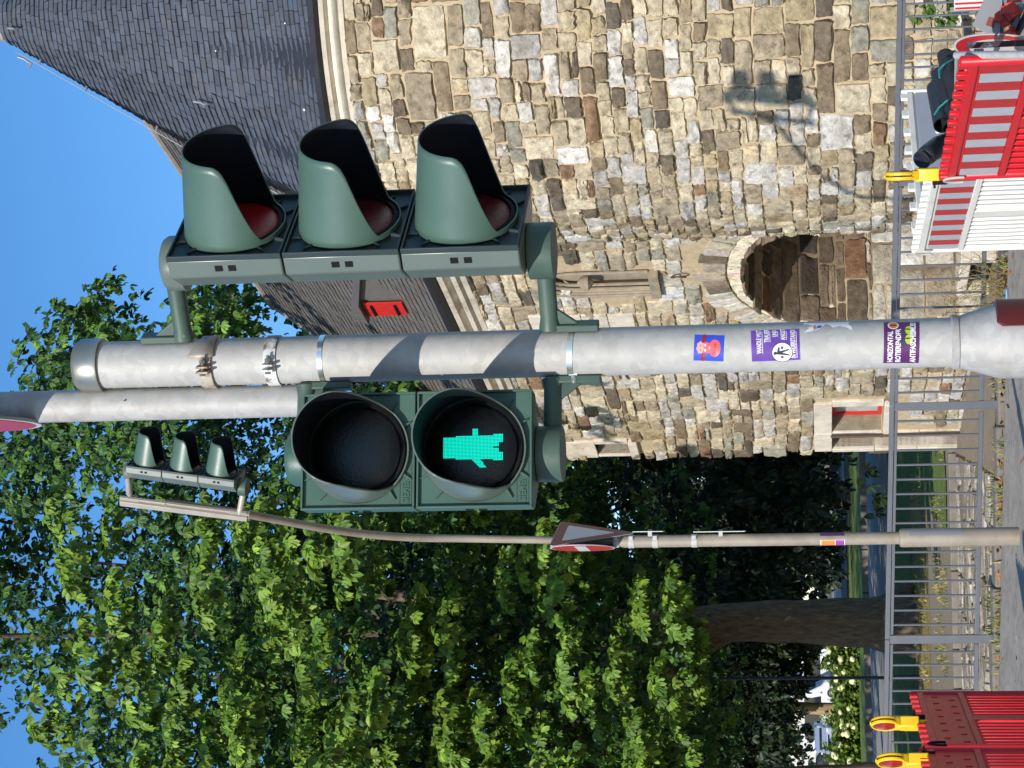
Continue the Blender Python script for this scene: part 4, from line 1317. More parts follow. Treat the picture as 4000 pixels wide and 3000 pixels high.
# ------------------------------------------------------------------ plastic barriers
def barrier(name, label, a, c, ztop, col, group, back=False, stripes=True, h=1.0, teeth=14, hooks=True, rise=0.0, teethw=.44, flip=-1, sheet=None):
    """2 m crowd/roadwork barrier between plan points a and c"""
    a = Vector((a[0], a[1], 0)); c = Vector((c[0], c[1], 0))
    L = (c - a).length
    g = empty(name, (a.x, a.y, ztop - h), label, 'barrier', group, rot=(0, 0, math.atan2(c.y - a.y, c.x - a.x)))
    m = MT[col]
    zt = h - .075
    # local: x along, y thickness (front = -y*flip), z up
    b = MB()
    for x in (.03, L - .03): b.lathe([(.0, .0), (.03, .0), (.03, h - .012), (.022, h), (.0, h)], 16, (x, 0, 0))
    b.box((L / 2, 0, zt), (L - .1, .05, .05)); b.box((L / 2, 0, zt - .30), (L - .1, .05, .045)); b.box((L / 2, 0, .09), (L - .1, .05, .06))
    b.box((L / 2, 0, .42), (.16, .036, .46))
    fr = b.build('frame', m, g, local=True, bevel=.006)
    b = MB()
    for k in range(teeth):
        x = .09 + (L - .18) * k / (teeth - 1)
        b.box((x, 0, h - .035), ((L - .18) / (teeth - 1) * teethw, .030, .078))
    b.box((L / 2, 0, h - .068), (L - .1, .032, .022))
    b.build('toothed_top', m, g, local=True, bevel=.006)
    b = MB()
    b.box((L / 2, 0, zt - .155), (L - .1, .02, .285))
    if back:
        for r_ in range(2):
            for k in range(7):
                x = .18 + (L - .36) * (k + .5 * r_) / 6.5
                if x < L - .1: b.box((x, -.012 * flip, zt - .1 - .12 * r_), (.012, .008, .045))
    b.build('panel', m, g, local=True, bevel=.003)
    # louvred grille
    b = MB(); n = 18
    for k in range(n):
        x = .09 + (L - .18) * k / (n - 1)
        if abs(x - L / 2) < .1: continue
        b.box((x, 0, .40), (.028, .028 if not back else .014, .50), rot=rotz(R(35 if not back else -25)))
    b.box((L / 2, 0, .655), (L - .1, .02, .03)); b.box((L / 2, 0, .15), (L - .1, .02, .03))
    b.build('grille', m, g, local=True, bevel=.003)
    if stripes:
        n = 14
        b = MB(); y = -.0135 * flip
        for k in range(n):
            x0 = .06 + (L - .12) * k / n; x1 = .06 + (L - .12) * (k + 1) / n
            b.add([(x0, y, zt - .275), (x1, y, zt - .275), (x1, y, zt - .045), (x0, y, zt - .045)], [(0, 1, 2, 3)], k % 2)
        b.build('reflective_sheet', [MT['reflred'], MT['reflgrey']], g, local=True, smooth=False)
    if sheet:
        b = MB(); b.box((L / 2, -.016 * flip, .55), (L - .12, .008, .66)); o = b.build('grey_sheet', MT['greysheet'], g, local=True, bevel=.003)
        for k in range(5):
            bb = MB(); bb.lathe([(.022, 0), (.018, .008), (.0, .010)], 12, (.3 + k * (L - .6) / 4, -.02 * flip, .72), rot=Matrix.Rotation(PI / 2 * flip, 3, 'X'))
            WM[o] = WM[g]; bb.build('rivet', MT['whitepl'], o, local=True)
    if hooks:
        b = MB(); pts = [(L - .03 + .05 * math.sin(t), -.03 * flip, h - .12 + .09 * math.cos(t)) for t in np.linspace(-1.9, 1.9, 12)]
        b.tube(pts, .009, 8); b.build('coupling_hook', MT['galv'], g, local=True)
    return g
def bxy(y, Y, x=3750):
    p = P(x, y, Y); return (p.x, p.y)
def topz(x, y, Y): return P(x, y, Y).z
GB = 'plastic roadwork barriers'
b1 = barrier('road_barrier', 'red plastic barrier with a sunlit red and white striped band, right of the near pole', bxy(232, 11.0), bxy(690, 13.0), topz(3750, 247, 11.0), 'redpl', GB, teeth=13)
b2 = barrier('road_barrier', 'white plastic barrier with a red and white striped band, left of the striped red one', bxy(668, 14.2), bxy(972, 16.4), topz(3606, 715, 14.5), 'whitepl', GB, teeth=14)
b3 = barrier('road_barrier', 'white plastic barrier with a plain grey sheet, behind the black pipes', bxy(345, 18.2), bxy(905, 16.8), topz(3520, 353, 18.1), 'whitepl', GB, teeth=8, stripes=False, sheet=True, teethw=.36, hooks=True)
b4 = barrier('road_barrier', 'shaded red barrier turned backwards, nearest the railing at lower left', bxy(2712, 15.9, 3600), bxy(2926, 13.9, 3600), topz(3553, 2718, 15.9), 'redpl', GB, back=True, stripes=False, teeth=11, h=1.02)
b5 = barrier('road_barrier', 'shaded red barrier turned backwards, cut off by the left edge of the scene', bxy(2932, 13.8, 3600), bxy(3180, 12.3, 3600), topz(3588, 2930, 13.8), 'redpl', GB, back=True, stripes=False, teeth=11, h=1.02)
for o in (b4, b5):
    for ch in [x for x in bpy.data.objects if x.parent == o and x.name.startswith('coupling_hook')]:
        ch.data.materials[0] = MT['black']
# small printed maker's mark on the white one
b = MB(); 
WM_b2 = WM[b2]
q = [(1.35, .62), (1.35, .85)]
ch = [x for x in bpy.data.objects if x.parent == b2 and x.name.startswith('reflective_sheet')][0]
WM[ch] = WM[b2]
b = MB(); y = -.0145
b.add([(1.24, y, .69), (1.34, y, .69), (1.34, y, .86), (1.24, y, .86)], [(0, 1, 2, 3)])
mk = b.build('white_label', MT['signwhite'], ch, local=True, smooth=False)

# ------------------------------------------------------------------ yellow warning lamps
def warn_lamp(loc, yaw, label):
    g = empty('warning_lamp', loc, label, 'warning lamp', 'yellow warning lamps on the barriers', rot=(0, 0, yaw))
    s = MB(); s.prism([(-.055, .0), (.055, .0), (.055, .10), (.04, .15), (-.04, .15), (-.055, .10)], -.04, .04, 'y'); s.prism([(-.03, .0), (.03, .0), (.03, -.06), (-.03, -.06)], -.02, .02, 'y')
    s.build('battery_case', MT['yellow'], g, local=True, bevel=.008)
    q = Matrix.Rotation(PI / 2, 3, 'X')
    for sg_ in (-1, 1):
        s = MB(); s.lathe([(.102, .006 * 1), (.102, .018), (.094, .026), (.086, .022), (.086, .006)], 40, (0, 0, .235), rot=Matrix.Rotation(PI / 2 * sg_, 3, 'X'), closed=True)
        s.build('hood', MT['yellow'], g, local=True)
        s = MB(); s.lathe([(.086, .004), (.086, .012), (.07, .026), (.035, .036), (.003, .039)], 32, (0, 0, .235), rot=Matrix.Rotation(PI / 2 * sg_, 3, 'X'))
        s.build('lens', MT['lampred'], g, local=True)
    s = MB(); s.prism([(-.05, .13), (.05, .13), (.075, .17), (-.075, .17)], -.03, .03, 'y'); s.box((0, 0, .338), (.05, .02, .012))
    s.build('neck', MT['yellow'], g, local=True, bevel=.008)
    s = MB(); s.box((-.02, .05, -.0), (.05, .03, .09)); s.tube([(.03, .05, .03), (.03, .09, .03)], .008, 8); s.build('lock', MT['black'], g, local=True, bevel=.003)
    return g
def lamp_on(ix, iy, Y, yaw, label):
    p = P(ix, iy, Y); return warn_lamp(tuple(p), yaw, label)
lamp_on(3590, 2826, 14.75, R(-62), 'yellow warning lamp standing on the shaded red barrier, nearer the railing post')
lamp_on(3628, 2972, 13.6, R(-62), 'yellow warning lamp standing where the two shaded red barriers join')
l3 = lamp_on(3670, 680, 13.1, R(82), 'yellow warning lamp seen edge-on between the striped red and white barriers')

# ------------------------------------------------------------------ bundle of black pipes behind the red barrier
def pipe(p0, p1, r_, label, curve=.0):
    g = empty('black_pipe', tuple(p0), label, 'pipe', 'bundle of short black pipes behind the red barrier')
    b = MB(); d = p1 - p0; L = d.length; q = d.to_track_quat('Z', 'Y').to_matrix(); prof = []
    for i in range(60):
        z = L * i / 59; prof.append((r_ + (.002 if i % 2 else 0), z))
    b.lathe(prof + [(r_ - .006, L), (r_ - .006, 0)], 24, p0, rot=q, closed=True)
    b.v += []; 
    b.build('wall', MT['blackpipe'], g)
    return g
pr = [((3722, 360, 13.6), (3692, 215, 13.9)), ((3755, 375, 13.5), (3722, 222, 13.8)), ((3703, 440, 13.4), (3668, 290, 13.8)), ((3742, 452, 13.3), (3700, 250, 13.7)), ((3680, 490, 13.2), (3652, 345, 13.7)),
      ((3716, 500, 13.2), (3680, 330, 13.6)), ((3752, 520, 13.1), (3715, 380, 13.5))]
wh = ['topmost open-ended black pipe of the bundle', 'black pipe ending beside the upper turquoise strap', 'black pipe in the upper middle of the bundle', 'black pipe in the lower middle of the bundle', 'highest black pipe of the bundle, nearest the grey sheet', 'black pipe end just above the yellow lamp', 'lowest black pipe, almost touching the red barrier teeth']
for (a, c), t in zip(pr, wh): pipe(P(*a), P(*c), .052, t)
def strap(pts, label):
    g = MB(); g.tube([P(*p) for p in pts], .006, 6); o = g.build('strap', MT['twine']); tag(o, label, 'strap', 'turquoise straps round the pipes'); return o
strap([(3722, 232, 13.45), (3690, 250, 13.4), (3668, 272, 13.5), (3672, 320, 13.6)], 'turquoise strap round the upper end of the pipe bundle')
strap([(3730, 372, 13.2), (3700, 392, 13.1), (3668, 420, 13.1), (3650, 448, 13.2)], 'turquoise strap round the middle of the pipe bundle')
el = empty('corrugated_pipe_bend', tuple(P(3700, 560, 13.4)), 'shiny black bent pipe end standing left of the pipe bundle', 'pipe')
b = MB(); pts = [P(3760, 545, 13.4), P(3710, 560, 13.35), P(3665, 575, 13.3), P(3630, 598, 13.25), P(3608, 618, 13.2)]
b.tube(pts, [.07, .07, .068, .062, .058], 24, caps=False); b.build('wall', MT['blackfoil'], el, solid=(.006, 0))
b = MB(); b.tube([pts[-1], pts[-1] + (pts[-1] - pts[-2]).normalized() * .03], [.062, .060], 24); b.build('collar', MT['blackfoil'], el, bevel=.004)

# ------------------------------------------------------------------ galvanised fence panel beside the red barrier
g = empty('mesh_panel', tuple(P(4050, 228, 10.9)), 'galvanised tube edge of a site fence panel, right of the striped red barrier', 'fence panel')
b = MB(); b.tube([P(3735, 216, 11.2), P(4200, 212, 10.4)], .021, 12); b.tube([P(3739, 218, 11.2), P(3732, 520, 13.9)], .014, 10); b.build('frame_tube', MT['galv'], g)
b = MB(); b.tube([P(3735, 222, 11.5), P(3728, 600, 13.5)], .008, 8); b.build('wire', MT['galv'], g)
b = MB(); p = P(3822, 216, 11.2); b.box(p + Vector((0, -.03, 0)), (.06, .03, .05)); b.box(p + Vector((-.05, -.02, 0)), (.03, .03, .06)); b.build('coupling', MT['signback'], g, bevel=.004)
# rusty blue post
p = P(3775, 171, 11.6); q = P(4150, 168, 11.6)
g = empty('rusty_post', (q.x, q.y, q.z), 'rusty steel post with remains of blue paint in front of the round sign', 'post')
b = MB(); b.box(((p.x + q.x) / 2, 11.6, (p.z + q.z) / 2), (.030, .03, p.z - q.z)); b.build('post_tube', MT['rust'], g, bevel=.003)
# round prohibition sign turned away, leaning
c_ = P(3925, 195, 12.4)
g = empty('round_sign', tuple(c_), 'round white sign with a red ring leaning behind the rusty post', 'sign')
nrm = (Vector((-.15, -.62, .62))).normalized(); nrm = Vector((-.97, -.13, .16)).normalized()
qn = nrm.to_track_quat('Z', 'Y').to_matrix()
disc('back_plate', [(.30, -.005), (.30, 0)], MT['signback'], g, c_, qn); disc('white_disc', [(.299, 0), (.299, .002)], MT['signwhite'], g, c_, qn)
b = MB(); b.lathe([(.285, .002), (.285, .0035), (.21, .0035), (.21, .002)], 56, c_, rot=qn, closed=True); b.build('red_ring', MT['signred'], g)
# folding steel trestle with red joints, at the right edge
g = empty('folded_trestle', tuple(P(4050, 100, 13.0)), 'grey steel trestle with red painted joints, at the far right behind the rusty post', 'trestle')
def beam(a, c, w_, d_, m, nm):
    A_, C_ = P(*a), P(*c); dd_ = C_ - A_
    b = MB(); b.box((A_ + C_) / 2, (w_, d_, dd_.length), rot=dd_.to_track_quat('Z', 'Y').to_matrix()); return b.build(nm, m, g, bevel=.004)
beam((3990, 20, 12.9), (3946, 140, 13.0), .065, .03, MT['steelgrey'], 'leg')
beam((4010, 60, 12.8), (3960, 150, 13.1), .05, .03, MT['blackpipe'], 'leg')
beam((3918, -30, 13.0), (3916, 60, 13.1), .045, .05, MT['steelgrey'], 'cross_bar')
beam((3905, 80, 13.2), (3908, 140, 13.2), .035, .04, MT['black'], 'cross_bar')
for a in ((3925, 70, 13.0), (3950, 42, 12.9), (3874, 40, 13.1), (3952, 146, 12.95)):
    p = P(*a); b = MB(); b.lathe([(.0, -.05), (.045, -.05), (.045, .05), (.0, .05)], 14, p, rot=Matrix.Rotation(R(60), 3, 'Y')); b.box(p + Vector((0, -.03, .02)), (.05, .04, .09)); b.build('red_joint', MT['redcab'], g, bevel=.004)
c_ = P(3862, 66, 13.0)
g = empty('leaning_plate', tuple(c_), 'small grey steel plate tilted against the trestle', 'plate')
b = MB(); b.prism([(-.15, -.06), (.13, -.09), (.15, .01), (-.05, .1)], -.004, .004, 'y', c=c_); b.build('plate', MT['signback'], g, bevel=.002)
b = MB(); b.prism([(-.07, -.03), (-.01, -.04), (0, .0), (-.05, .02)], -.007, -.0045, 'y', c=c_); b.build('sticker', MT['signfaded'], g)
c_ = P(3860, 10, 13.2)
g = empty('beacon_board', tuple(P(3990, 10, 13.2)), 'upright red and white striped beacon board at the far right edge', 'sign')
b = MB(); b.box(c_, (.08, .01, .42)); b.build('board', MT['signwhite'], g)
b = MB()
for k in range(3): b.box(c_ + Vector((-.03 + .03 * k, -.007, 0)), (.012, .003, .41))
b.build('red_stripes', MT['signred'], g)
b = MB(); b.box(P(3900, 30, 13.3), (.03, .03, .6)); b.box(P(3880, 90, 13.3), (.5, .03, .07)); b.build('foot_frame', MT['steelgrey'], g)

# ------------------------------------------------------------------ far signal mast
MZ = 15.8
m0 = P(3972, 2100, MZ)
mb_ = P(3400, 2103, MZ)
mast = empty('signal_mast', (mb_.x, MZ, m0.z), 'slender weathered mast whose arm bends up over the road, carrying the far signal', 'mast')
zz = lambda ix: P(ix, 2103, MZ).z
b = MB(); b.lathe([(.071, zz(3980)), (.071, zz(3522)), (.066, zz(3515)), (.05, zz(3512))], 28, (mb_.x, MZ, 0)); b.build('base_sleeve', MT['mast'], mast)
b = MB(); b.lathe([(.048, zz(3530)), (.047, zz(2440)), (.031, zz(2405))], 28, (mb_.x, MZ, 0)); b.build('lower_tube', MT['mast'], mast)
armp = [P(2410, 2113, 15.8), P(2170, 2110, 15.8), P(1808, 2104, 15.75), P(1627, 2101, 15.6), P(1446, 2088, 15.3), P(1248, 2061, 14.9), P(958, 2008, 14.3), P(723, 1975, 13.9), P(640, 1966, 13.8)]
from mathutils.geometry import interpolate_bezier
def smooth_path(p, n=6):
    out = []
    for i in range(len(p) - 1):
        a = p[max(i - 1, 0)]; b_ = p[i]; c = p[i + 1]; d = p[min(i + 2, len(p) - 1)]
        k1 = b_ + (c - a) / 6; k2 = c - (d - b_) / 6
        out += list(interpolate_bezier(b_, k1, k2, c, n + 1))[:-1]
    return out + [p[-1]]
sp = smooth_path(armp)
b = MB(); b.tube(sp, [.0275 + .003 * math.sin(i / len(sp) * PI) for i in range(len(sp))], 20); b.build('curved_arm', MT['mast'], mast)
b = MB(); r0_, r1_ = P(468, 1948, 13.75), P(965, 2010, 13.9); dd = (r1_ - r0_)
q = dd.to_track_quat('Z', 'Y').to_matrix()
for off in (-.028, .0): b.box((r0_ + r1_) / 2 + Vector((off, 0, 0)), (.022, .05, dd.length), rot=q)
b.build('mounting_rail', MT['mastgrey'], mast, bevel=.003)
for ix in (2712, 2560, 2466, 2407):
    b = MB(); rr = .052 if ix > 2440 else .045; b.lathe([(rr - .006, zz(ix) - .022), (rr, zz(ix) - .022), (rr, zz(ix) + .022), (rr - .006, zz(ix) + .022)], 24, (mb_.x, MZ, 0)); b.box((mb_.x + .03, MZ - .045, zz(ix)), (.03, .03, .03)); b.build('sign_clamp', MT['galv'], mast)
b = MB(); b.box((P(3300, 2106, MZ).x, MZ - .01, zz(3300)), (.001, .001, .001))
# stickers on the mast
ms = []
def mast_patch(y0f, y1f, x0, x1, m_, label, r_=.0485, parent=None):
    b = MB(); n = 8; v = []; za, zb = zz(x0), zz(x1)
    for k in range(n + 1):
        a = -PI / 2 + math.asin(max(-1, min(1, y0f + (y1f - y0f) * k / n)))
        v += [(mb_.x + r_ * math.cos(a), MZ + r_ * math.sin(a), zb), (mb_.x + r_ * math.cos(a), MZ + r_ * math.sin(a), za)]
    b.add(v, [(2 * k, 2 * k + 2, 2 * k + 3, 2 * k + 1) for k in range(n)]); o = b.build('sticker', m_, mast, recalc=False); o['label'] = label; return o
mast_patch(-.98, -.1, 3204, 3300, MT['stwhite'], 'orange and violet sticker with a white edge')
MT['stor2'] = flatmat('bright_orange_print', (236, 130, 50)); MT['stvi2'] = flatmat('bright_violet_print', (150, 60, 160))
k1 = mast_patch(-.95, -.15, 3208, 3262, MT['stor2'], 'orange half of the sticker', .0492); k2 = mast_patch(-.95, -.15, 3264, 3297, MT['stvi2'], 'violet half of the sticker', .0492)
mast_patch(.55, .99, 3204, 3299, MT['stpurd'], 'dark violet sticker at the right side')
b = MB(); n = 8; v = []
for k in range(n + 1):
    a = -PI / 2 + R(18) + R(60) * k / n
    v += [(mb_.x + .073 * math.cos(a), MZ + .073 * math.sin(a), zz(3762)), (mb_.x + .073 * math.cos(a), MZ + .073 * math.sin(a), zz(3552))]
b.add(v, [(2 * k, 2 * k + 2, 2 * k + 3, 2 * k + 1) for k in range(n)]); b.build('grey_cover_strip', MT['signback'], mast, recalc=False)
# far vehicle signal
c0 = P(938, 1856, 13.8)
lean = math.atan2((1884 - 1815) / 423 - .012, 1)
fs = signal('vehicle_signal', 'small far three-lamp vehicle signal on the curved mast arm, in front of the leaves', 'traffic signals', tuple(c0), R(72), 3, ['blacklens'] * 3, L=.235, text=False, MH=.262, roll=0, plate_m='plated')
# lean it with the rail
fs.rotation_euler = (Matrix.Rotation(lean, 4, 'Y') @ Matrix.Rotation(R(72), 4, 'Z')).to_euler()
WM[fs] = Matrix.Translation(c0) @ Matrix.Rotation(lean, 4, 'Y') @ Matrix.Rotation(R(72), 4, 'Z')
for ix_, zl in ((0, -.03), (1, .786 + .03)):
    h_ = WM[fs] @ Vector((0, .1, zl)); t_ = r1_.lerp(r0_, .06 if ix_ == 0 else .92)
    b = MB(); b.tube([h_, t_], .022, 14); b.box(t_, (.03, .04, .14), rot=q); b.build('bracket_arm', MT['mastgrey'], fs)
# give-way triangle
def place_tri():
    a = P(2190, 2036, 16.05); c = P(2144, 2134, 15.42); e = P(2486, 2081, 15.72)
    g = empty('give_way_sign', tuple((a + c + e) / 3), 'faded give-way triangle with a brown-red border on the far mast', 'sign')
    ctr_ = (a + c + e) / 3
    n_ = (a - e).cross(c - e).normalized()
    if n_.y > 0: n_ = -n_
    def rounded(k, off):
        out = []
        vs_ = [a, c, e]
        for i in range(3):
            v0, v1, v2 = vs_[i - 1], vs_[i], vs_[(i + 1) % 3]
            v0, v1, v2 = [ctr_ + (v - ctr_) * k for v in (v0, v1, v2)]
            for t in (0, .25, .5, .75, 1):
                p0 = v1.lerp(v0, .07); p2 = v1.lerp(v2, .07)
                out.append(p0 * (1 - t) ** 2 + v1 * 2 * t * (1 - t) + p2 * t * t + n_ * off)
        return out
    def layer(k, o0, o1, nm, m_):
        f0, f1 = rounded(k, o0), rounded(k, o1); n = len(f0)
        b = MB(); b.add(f0 + f1, [tuple(range(n)), tuple(range(n, 2 * n))] + [(i, (i + 1) % n, n + (i + 1) % n, n + i) for i in range(n)]); return b.build(nm, m_, g, smooth=False)
    layer(1.0, -.006, 0, 'back_plate', MT['signback']); layer(.96, .0003, .002, 'red_border', MT['signfaded']); layer(.62, .0023, .004, 'white_field', MT['signwhite'])
    for zf in (2260, 2400):
        b = MB(); b.tube([P(zf, 2095, 15.75), P(zf, 2112, 15.8)], .012, 8); b.build('bracket', MT['galv'], g)
place_tri()
c_ = P(2275, 2141, 15.7)
g = empty('no_entry_sign', tuple(c_), 'round red no-entry sign with a white bar, half hidden behind the triangle', 'sign')
nrm = Vector((-math.sin(R(80)), -math.cos(R(80)), 0)); uu = Vector((-nrm.y, nrm.x, 0))
nrm = -nrm if nrm.dot(c_ - Vector((0, 0, 2))) > 0 else nrm
qn = nrm.to_track_quat('Z', 'Y').to_matrix(); RR = .252
disc('back_plate', [(RR, -.005), (RR, 0)], MT['signback'], g, c_, qn); disc('white_rim', [(RR - .001, 0), (RR - .001, .002)], MT['signwhite'], g, c_, qn); disc('red_disc', [(RR - .014, .002), (RR - .014, .0035)], MT['signred'], g, c_, qn)
b = MB()
b.box(c_ + nrm * .005, (.001, RR * 1.5, .09), rot=Matrix(((nrm.x, uu.x, 0), (nrm.y, uu.y, 0), (0, 0, 1)))); b.build('white_bar', MT['signwhite'], g)
# two small plates edge-on
for (x0, x1, lb) in ((2478, 2600, 'small white plate edge-on under the triangle on the far mast'), (2712, 2918, 'larger white plate edge-on on the far mast, below the small one')):
    ca = P((x0 + x1) / 2, 2077, MZ - .06)
    o_ = empty('street_plate', tuple(ca), lb, 'sign', 'edge-on plates on the far mast')
    b = MB(); hgt = (x1 - x0) / 8000 * 15.8
    q_ = rotz(R(-86))
    b.box(ca + Vector((.01, -.12, 0)), (.34 if x1 > 2700 else .22, .006, hgt * .95), rot=q_); b.build('plate', MT['signwhite'], o_, bevel=.001)
    b = MB(); b.box(ca + Vector((-.01, 0, 0)), (.05, .04, .03)); b.build('bracket', MT['galv'], o_)
# ------------------------------------------------------------------ foliage
def leaf_mesh(name, C_, D_, S_, mats, parent, nl=5, spread=78, wid=.42, droop=.5, cols=((70, 98, 26), (44, 72, 22), (96, 120, 34)), seed=1, colvar=.22, fold=.12):
    """palmate leaves: C centres, D outward directions, S sizes -> one mesh"""
    r = np.random.default_rng(seed)
    N = len(C_)
    a = D_ + r.normal(0, .45, (N, 3)); a[:, 2] -= droop * r.uniform(.3, 1.4, N)
    a /= np.linalg.norm(a, axis=1)[:, None]
    up = np.tile(np.array([0, 0, 1.0]), (N, 1)) + r.normal(0, .35, (N, 3))
    c = np.cross(a, up); c /= np.linalg.norm(c, axis=1)[:, None] + 1e-9
    n = np.cross(c, a)
    base = np.array([lin(*x) for x in cols])
    ci = base[r.integers(0, len(base), N)] * (1 + r.normal(0, colvar, (N, 1)))
    ci = np.clip(ci, .005, .6)
    V = []; CC = []
    angs = np.linspace(-spread, spread, nl)
    for k, an in enumerate(angs):
        t = np.radians(an + r.normal(0, 9, N))[:, None]
        ln = (S_ * r.uniform(.8, 1.1, N) * (1 - .38 * abs(an) / 90))[:, None]
        d = a * np.cos(t) + c * np.sin(t) - n * (.15 + .25 * r.uniform(0, 1, (N, 1)))
        d /= np.linalg.norm(d, axis=1)[:, None]
        w_ = np.cross(d, n); w_ /= np.linalg.norm(w_, axis=1)[:, None] + 1e-9
        nn = np.cross(w_, d)
        nn *= np.sign((nn * n).sum(1))[:, None]
        tip = C_ + d * ln - n * ln * .22
        mid = C_ + d * ln * .58 - nn * ln * fold * .5
        L_ = C_ + d * ln * .50 + w_ * ln * wid * .47 + nn * ln * fold * .35
        R_ = C_ + d * ln * .50 - w_ * ln * wid * .47 + nn * ln * fold * .35
        L2 = C_ + d * ln * .80 + w_ * ln * wid * .40 - n * ln * .07
        R2 = C_ + d * ln * .80 - w_ * ln * wid * .40 - n * ln * .07
        V.append(np.stack([C_ + d * ln * .04, L_, L2, tip, R2, R_, mid], 1))
        cc = ci * (1 + r.normal(0, .08, (N, 1)))
        CC.append(np.repeat(np.clip(cc, 0, 1)[:, None, :], 7, 1))
    V = np.concatenate(V).reshape(-1, 3); CC = np.concatenate(CC).reshape(-1, 3)
    M_ = len(V) // 7
    o = (np.arange(M_) * 7)[:, None, None]
    f = (o + np.array([[0, 1, 6], [1, 2, 6], [2, 3, 6], [3, 4, 6], [4, 5, 6], [5, 0, 6]])[None]).reshape(-1, 3)
    if parent is not None and parent in WM:
        iv = np.array(WM[parent].inverted()); V = V @ iv[:3, :3].T + iv[:3, 3]
    me = bpy.data.meshes.new(name)
    me.vertices.add(len(V)); me.vertices.foreach_set('co', V.astype(np.float32).ravel())
    me.loops.add(len(f) * 3); me.loops.foreach_set('vertex_index', f.astype(np.int32).ravel())
    me.polygons.add(len(f)); me.polygons.foreach_set('loop_start', (np.arange(len(f)) * 3).astype(np.int32)); me.polygons.foreach_set('loop_total', np.full(len(f), 3, np.int32))
    me.polygons.foreach_set('use_smooth', np.ones(len(f), bool))
    ca = me.color_attributes.new('Col', 'FLOAT_COLOR', 'POINT')
    ca.data.foreach_set('color', np.concatenate([CC, np.ones((len(CC), 1))], 1).astype(np.float32).ravel())
    me.materials.append(mats); me.update(); me.validate()
    ob = bpy.data.objects.new(name, me); COL.objects.link(ob)
    if parent is not None: ob.parent = parent
    return ob

def crown_pts(c, r_, nclu, per, seed, clr=(.7, 1.2), shell=(.55, 1.0), keep=None, front=0.0, lump=.18):
    g = np.random.default_rng(seed)
    c = np.array(c); r_ = np.array(r_)
    out = []; dirs = []
    k = 0
    while k < nclu:
        d = g.normal(0, 1, 3); d /= np.linalg.norm(d)
        if d[1] > .35 and g.random() < front: continue
        lu = 1 + lump * math.sin(d[0] * 5 + seed) * math.cos(d[2] * 6 + seed * 2) + lump * .6 * math.sin(d[1] * 9 + d[2] * 7)
        q = c + d * r_ * g.uniform(*shell) ** .6 * lu
        if q[2] < 1.2: continue
        if keep is not None and not keep(q, g): continue
        R0 = g.uniform(*clr)
        n = int(per * (R0 / 1.0) ** 2 * g.uniform(.6, 1.3))
        e = g.normal(0, 1, (n, 3)); e /= np.linalg.norm(e, axis=1)[:, None]
        e[:, 2] = np.abs(e[:, 2]) * np.where(g.random(n) < .72, 1, -1)
        p = q + e * R0 * g.uniform(.5, 1.0, (n, 1)) ** .5 * np.array([1.1, 1.1, .75])
        out.append(p); dirs.append(e * .6 + d * .6)
        k += 1
    return np.concatenate(out), np.concatenate(dirs)

RB = ([-400, 0, 100, 150, 200, 300, 480, 620, 1000, 1100, 4000], [1500, 1480, 1500, 1430, 1230, 1150, 1080, 1080, 1120, 900, 500])
LB = ([-400, 0, 63, 165, 209, 285, 330, 5000], [2760, 2800, 2815, 2860, 2910, 2990, 4500, 4500])
def keep_main(q, g, m=55):
    ix, iy = proj(q)
    if ix < -900: return True if iy > 1700 else False
    if iy < np.interp(ix, *RB) + m + (70 if ix < 130 else (25 if ix < 1100 else 0)): return False
    if iy > np.interp(ix, *LB) - m: return False
    # looser twigs on the right-hand side
    if iy < 1560 and ix < 1150 and g.random() < .50: return False
    # arching underside: front leaves hang lower towards the left
    lim = np.interp(iy, [1700, 1900, 2100, 2300, 2500, 2750, 2900, 3100], [2350, 2150, 2250, 2650, 2780, 2900, 2750, 2800])
    if q[1] < 49 and ix > lim - m * 1.1 + max(0, q[1] - 37) * 14: return False
    return True

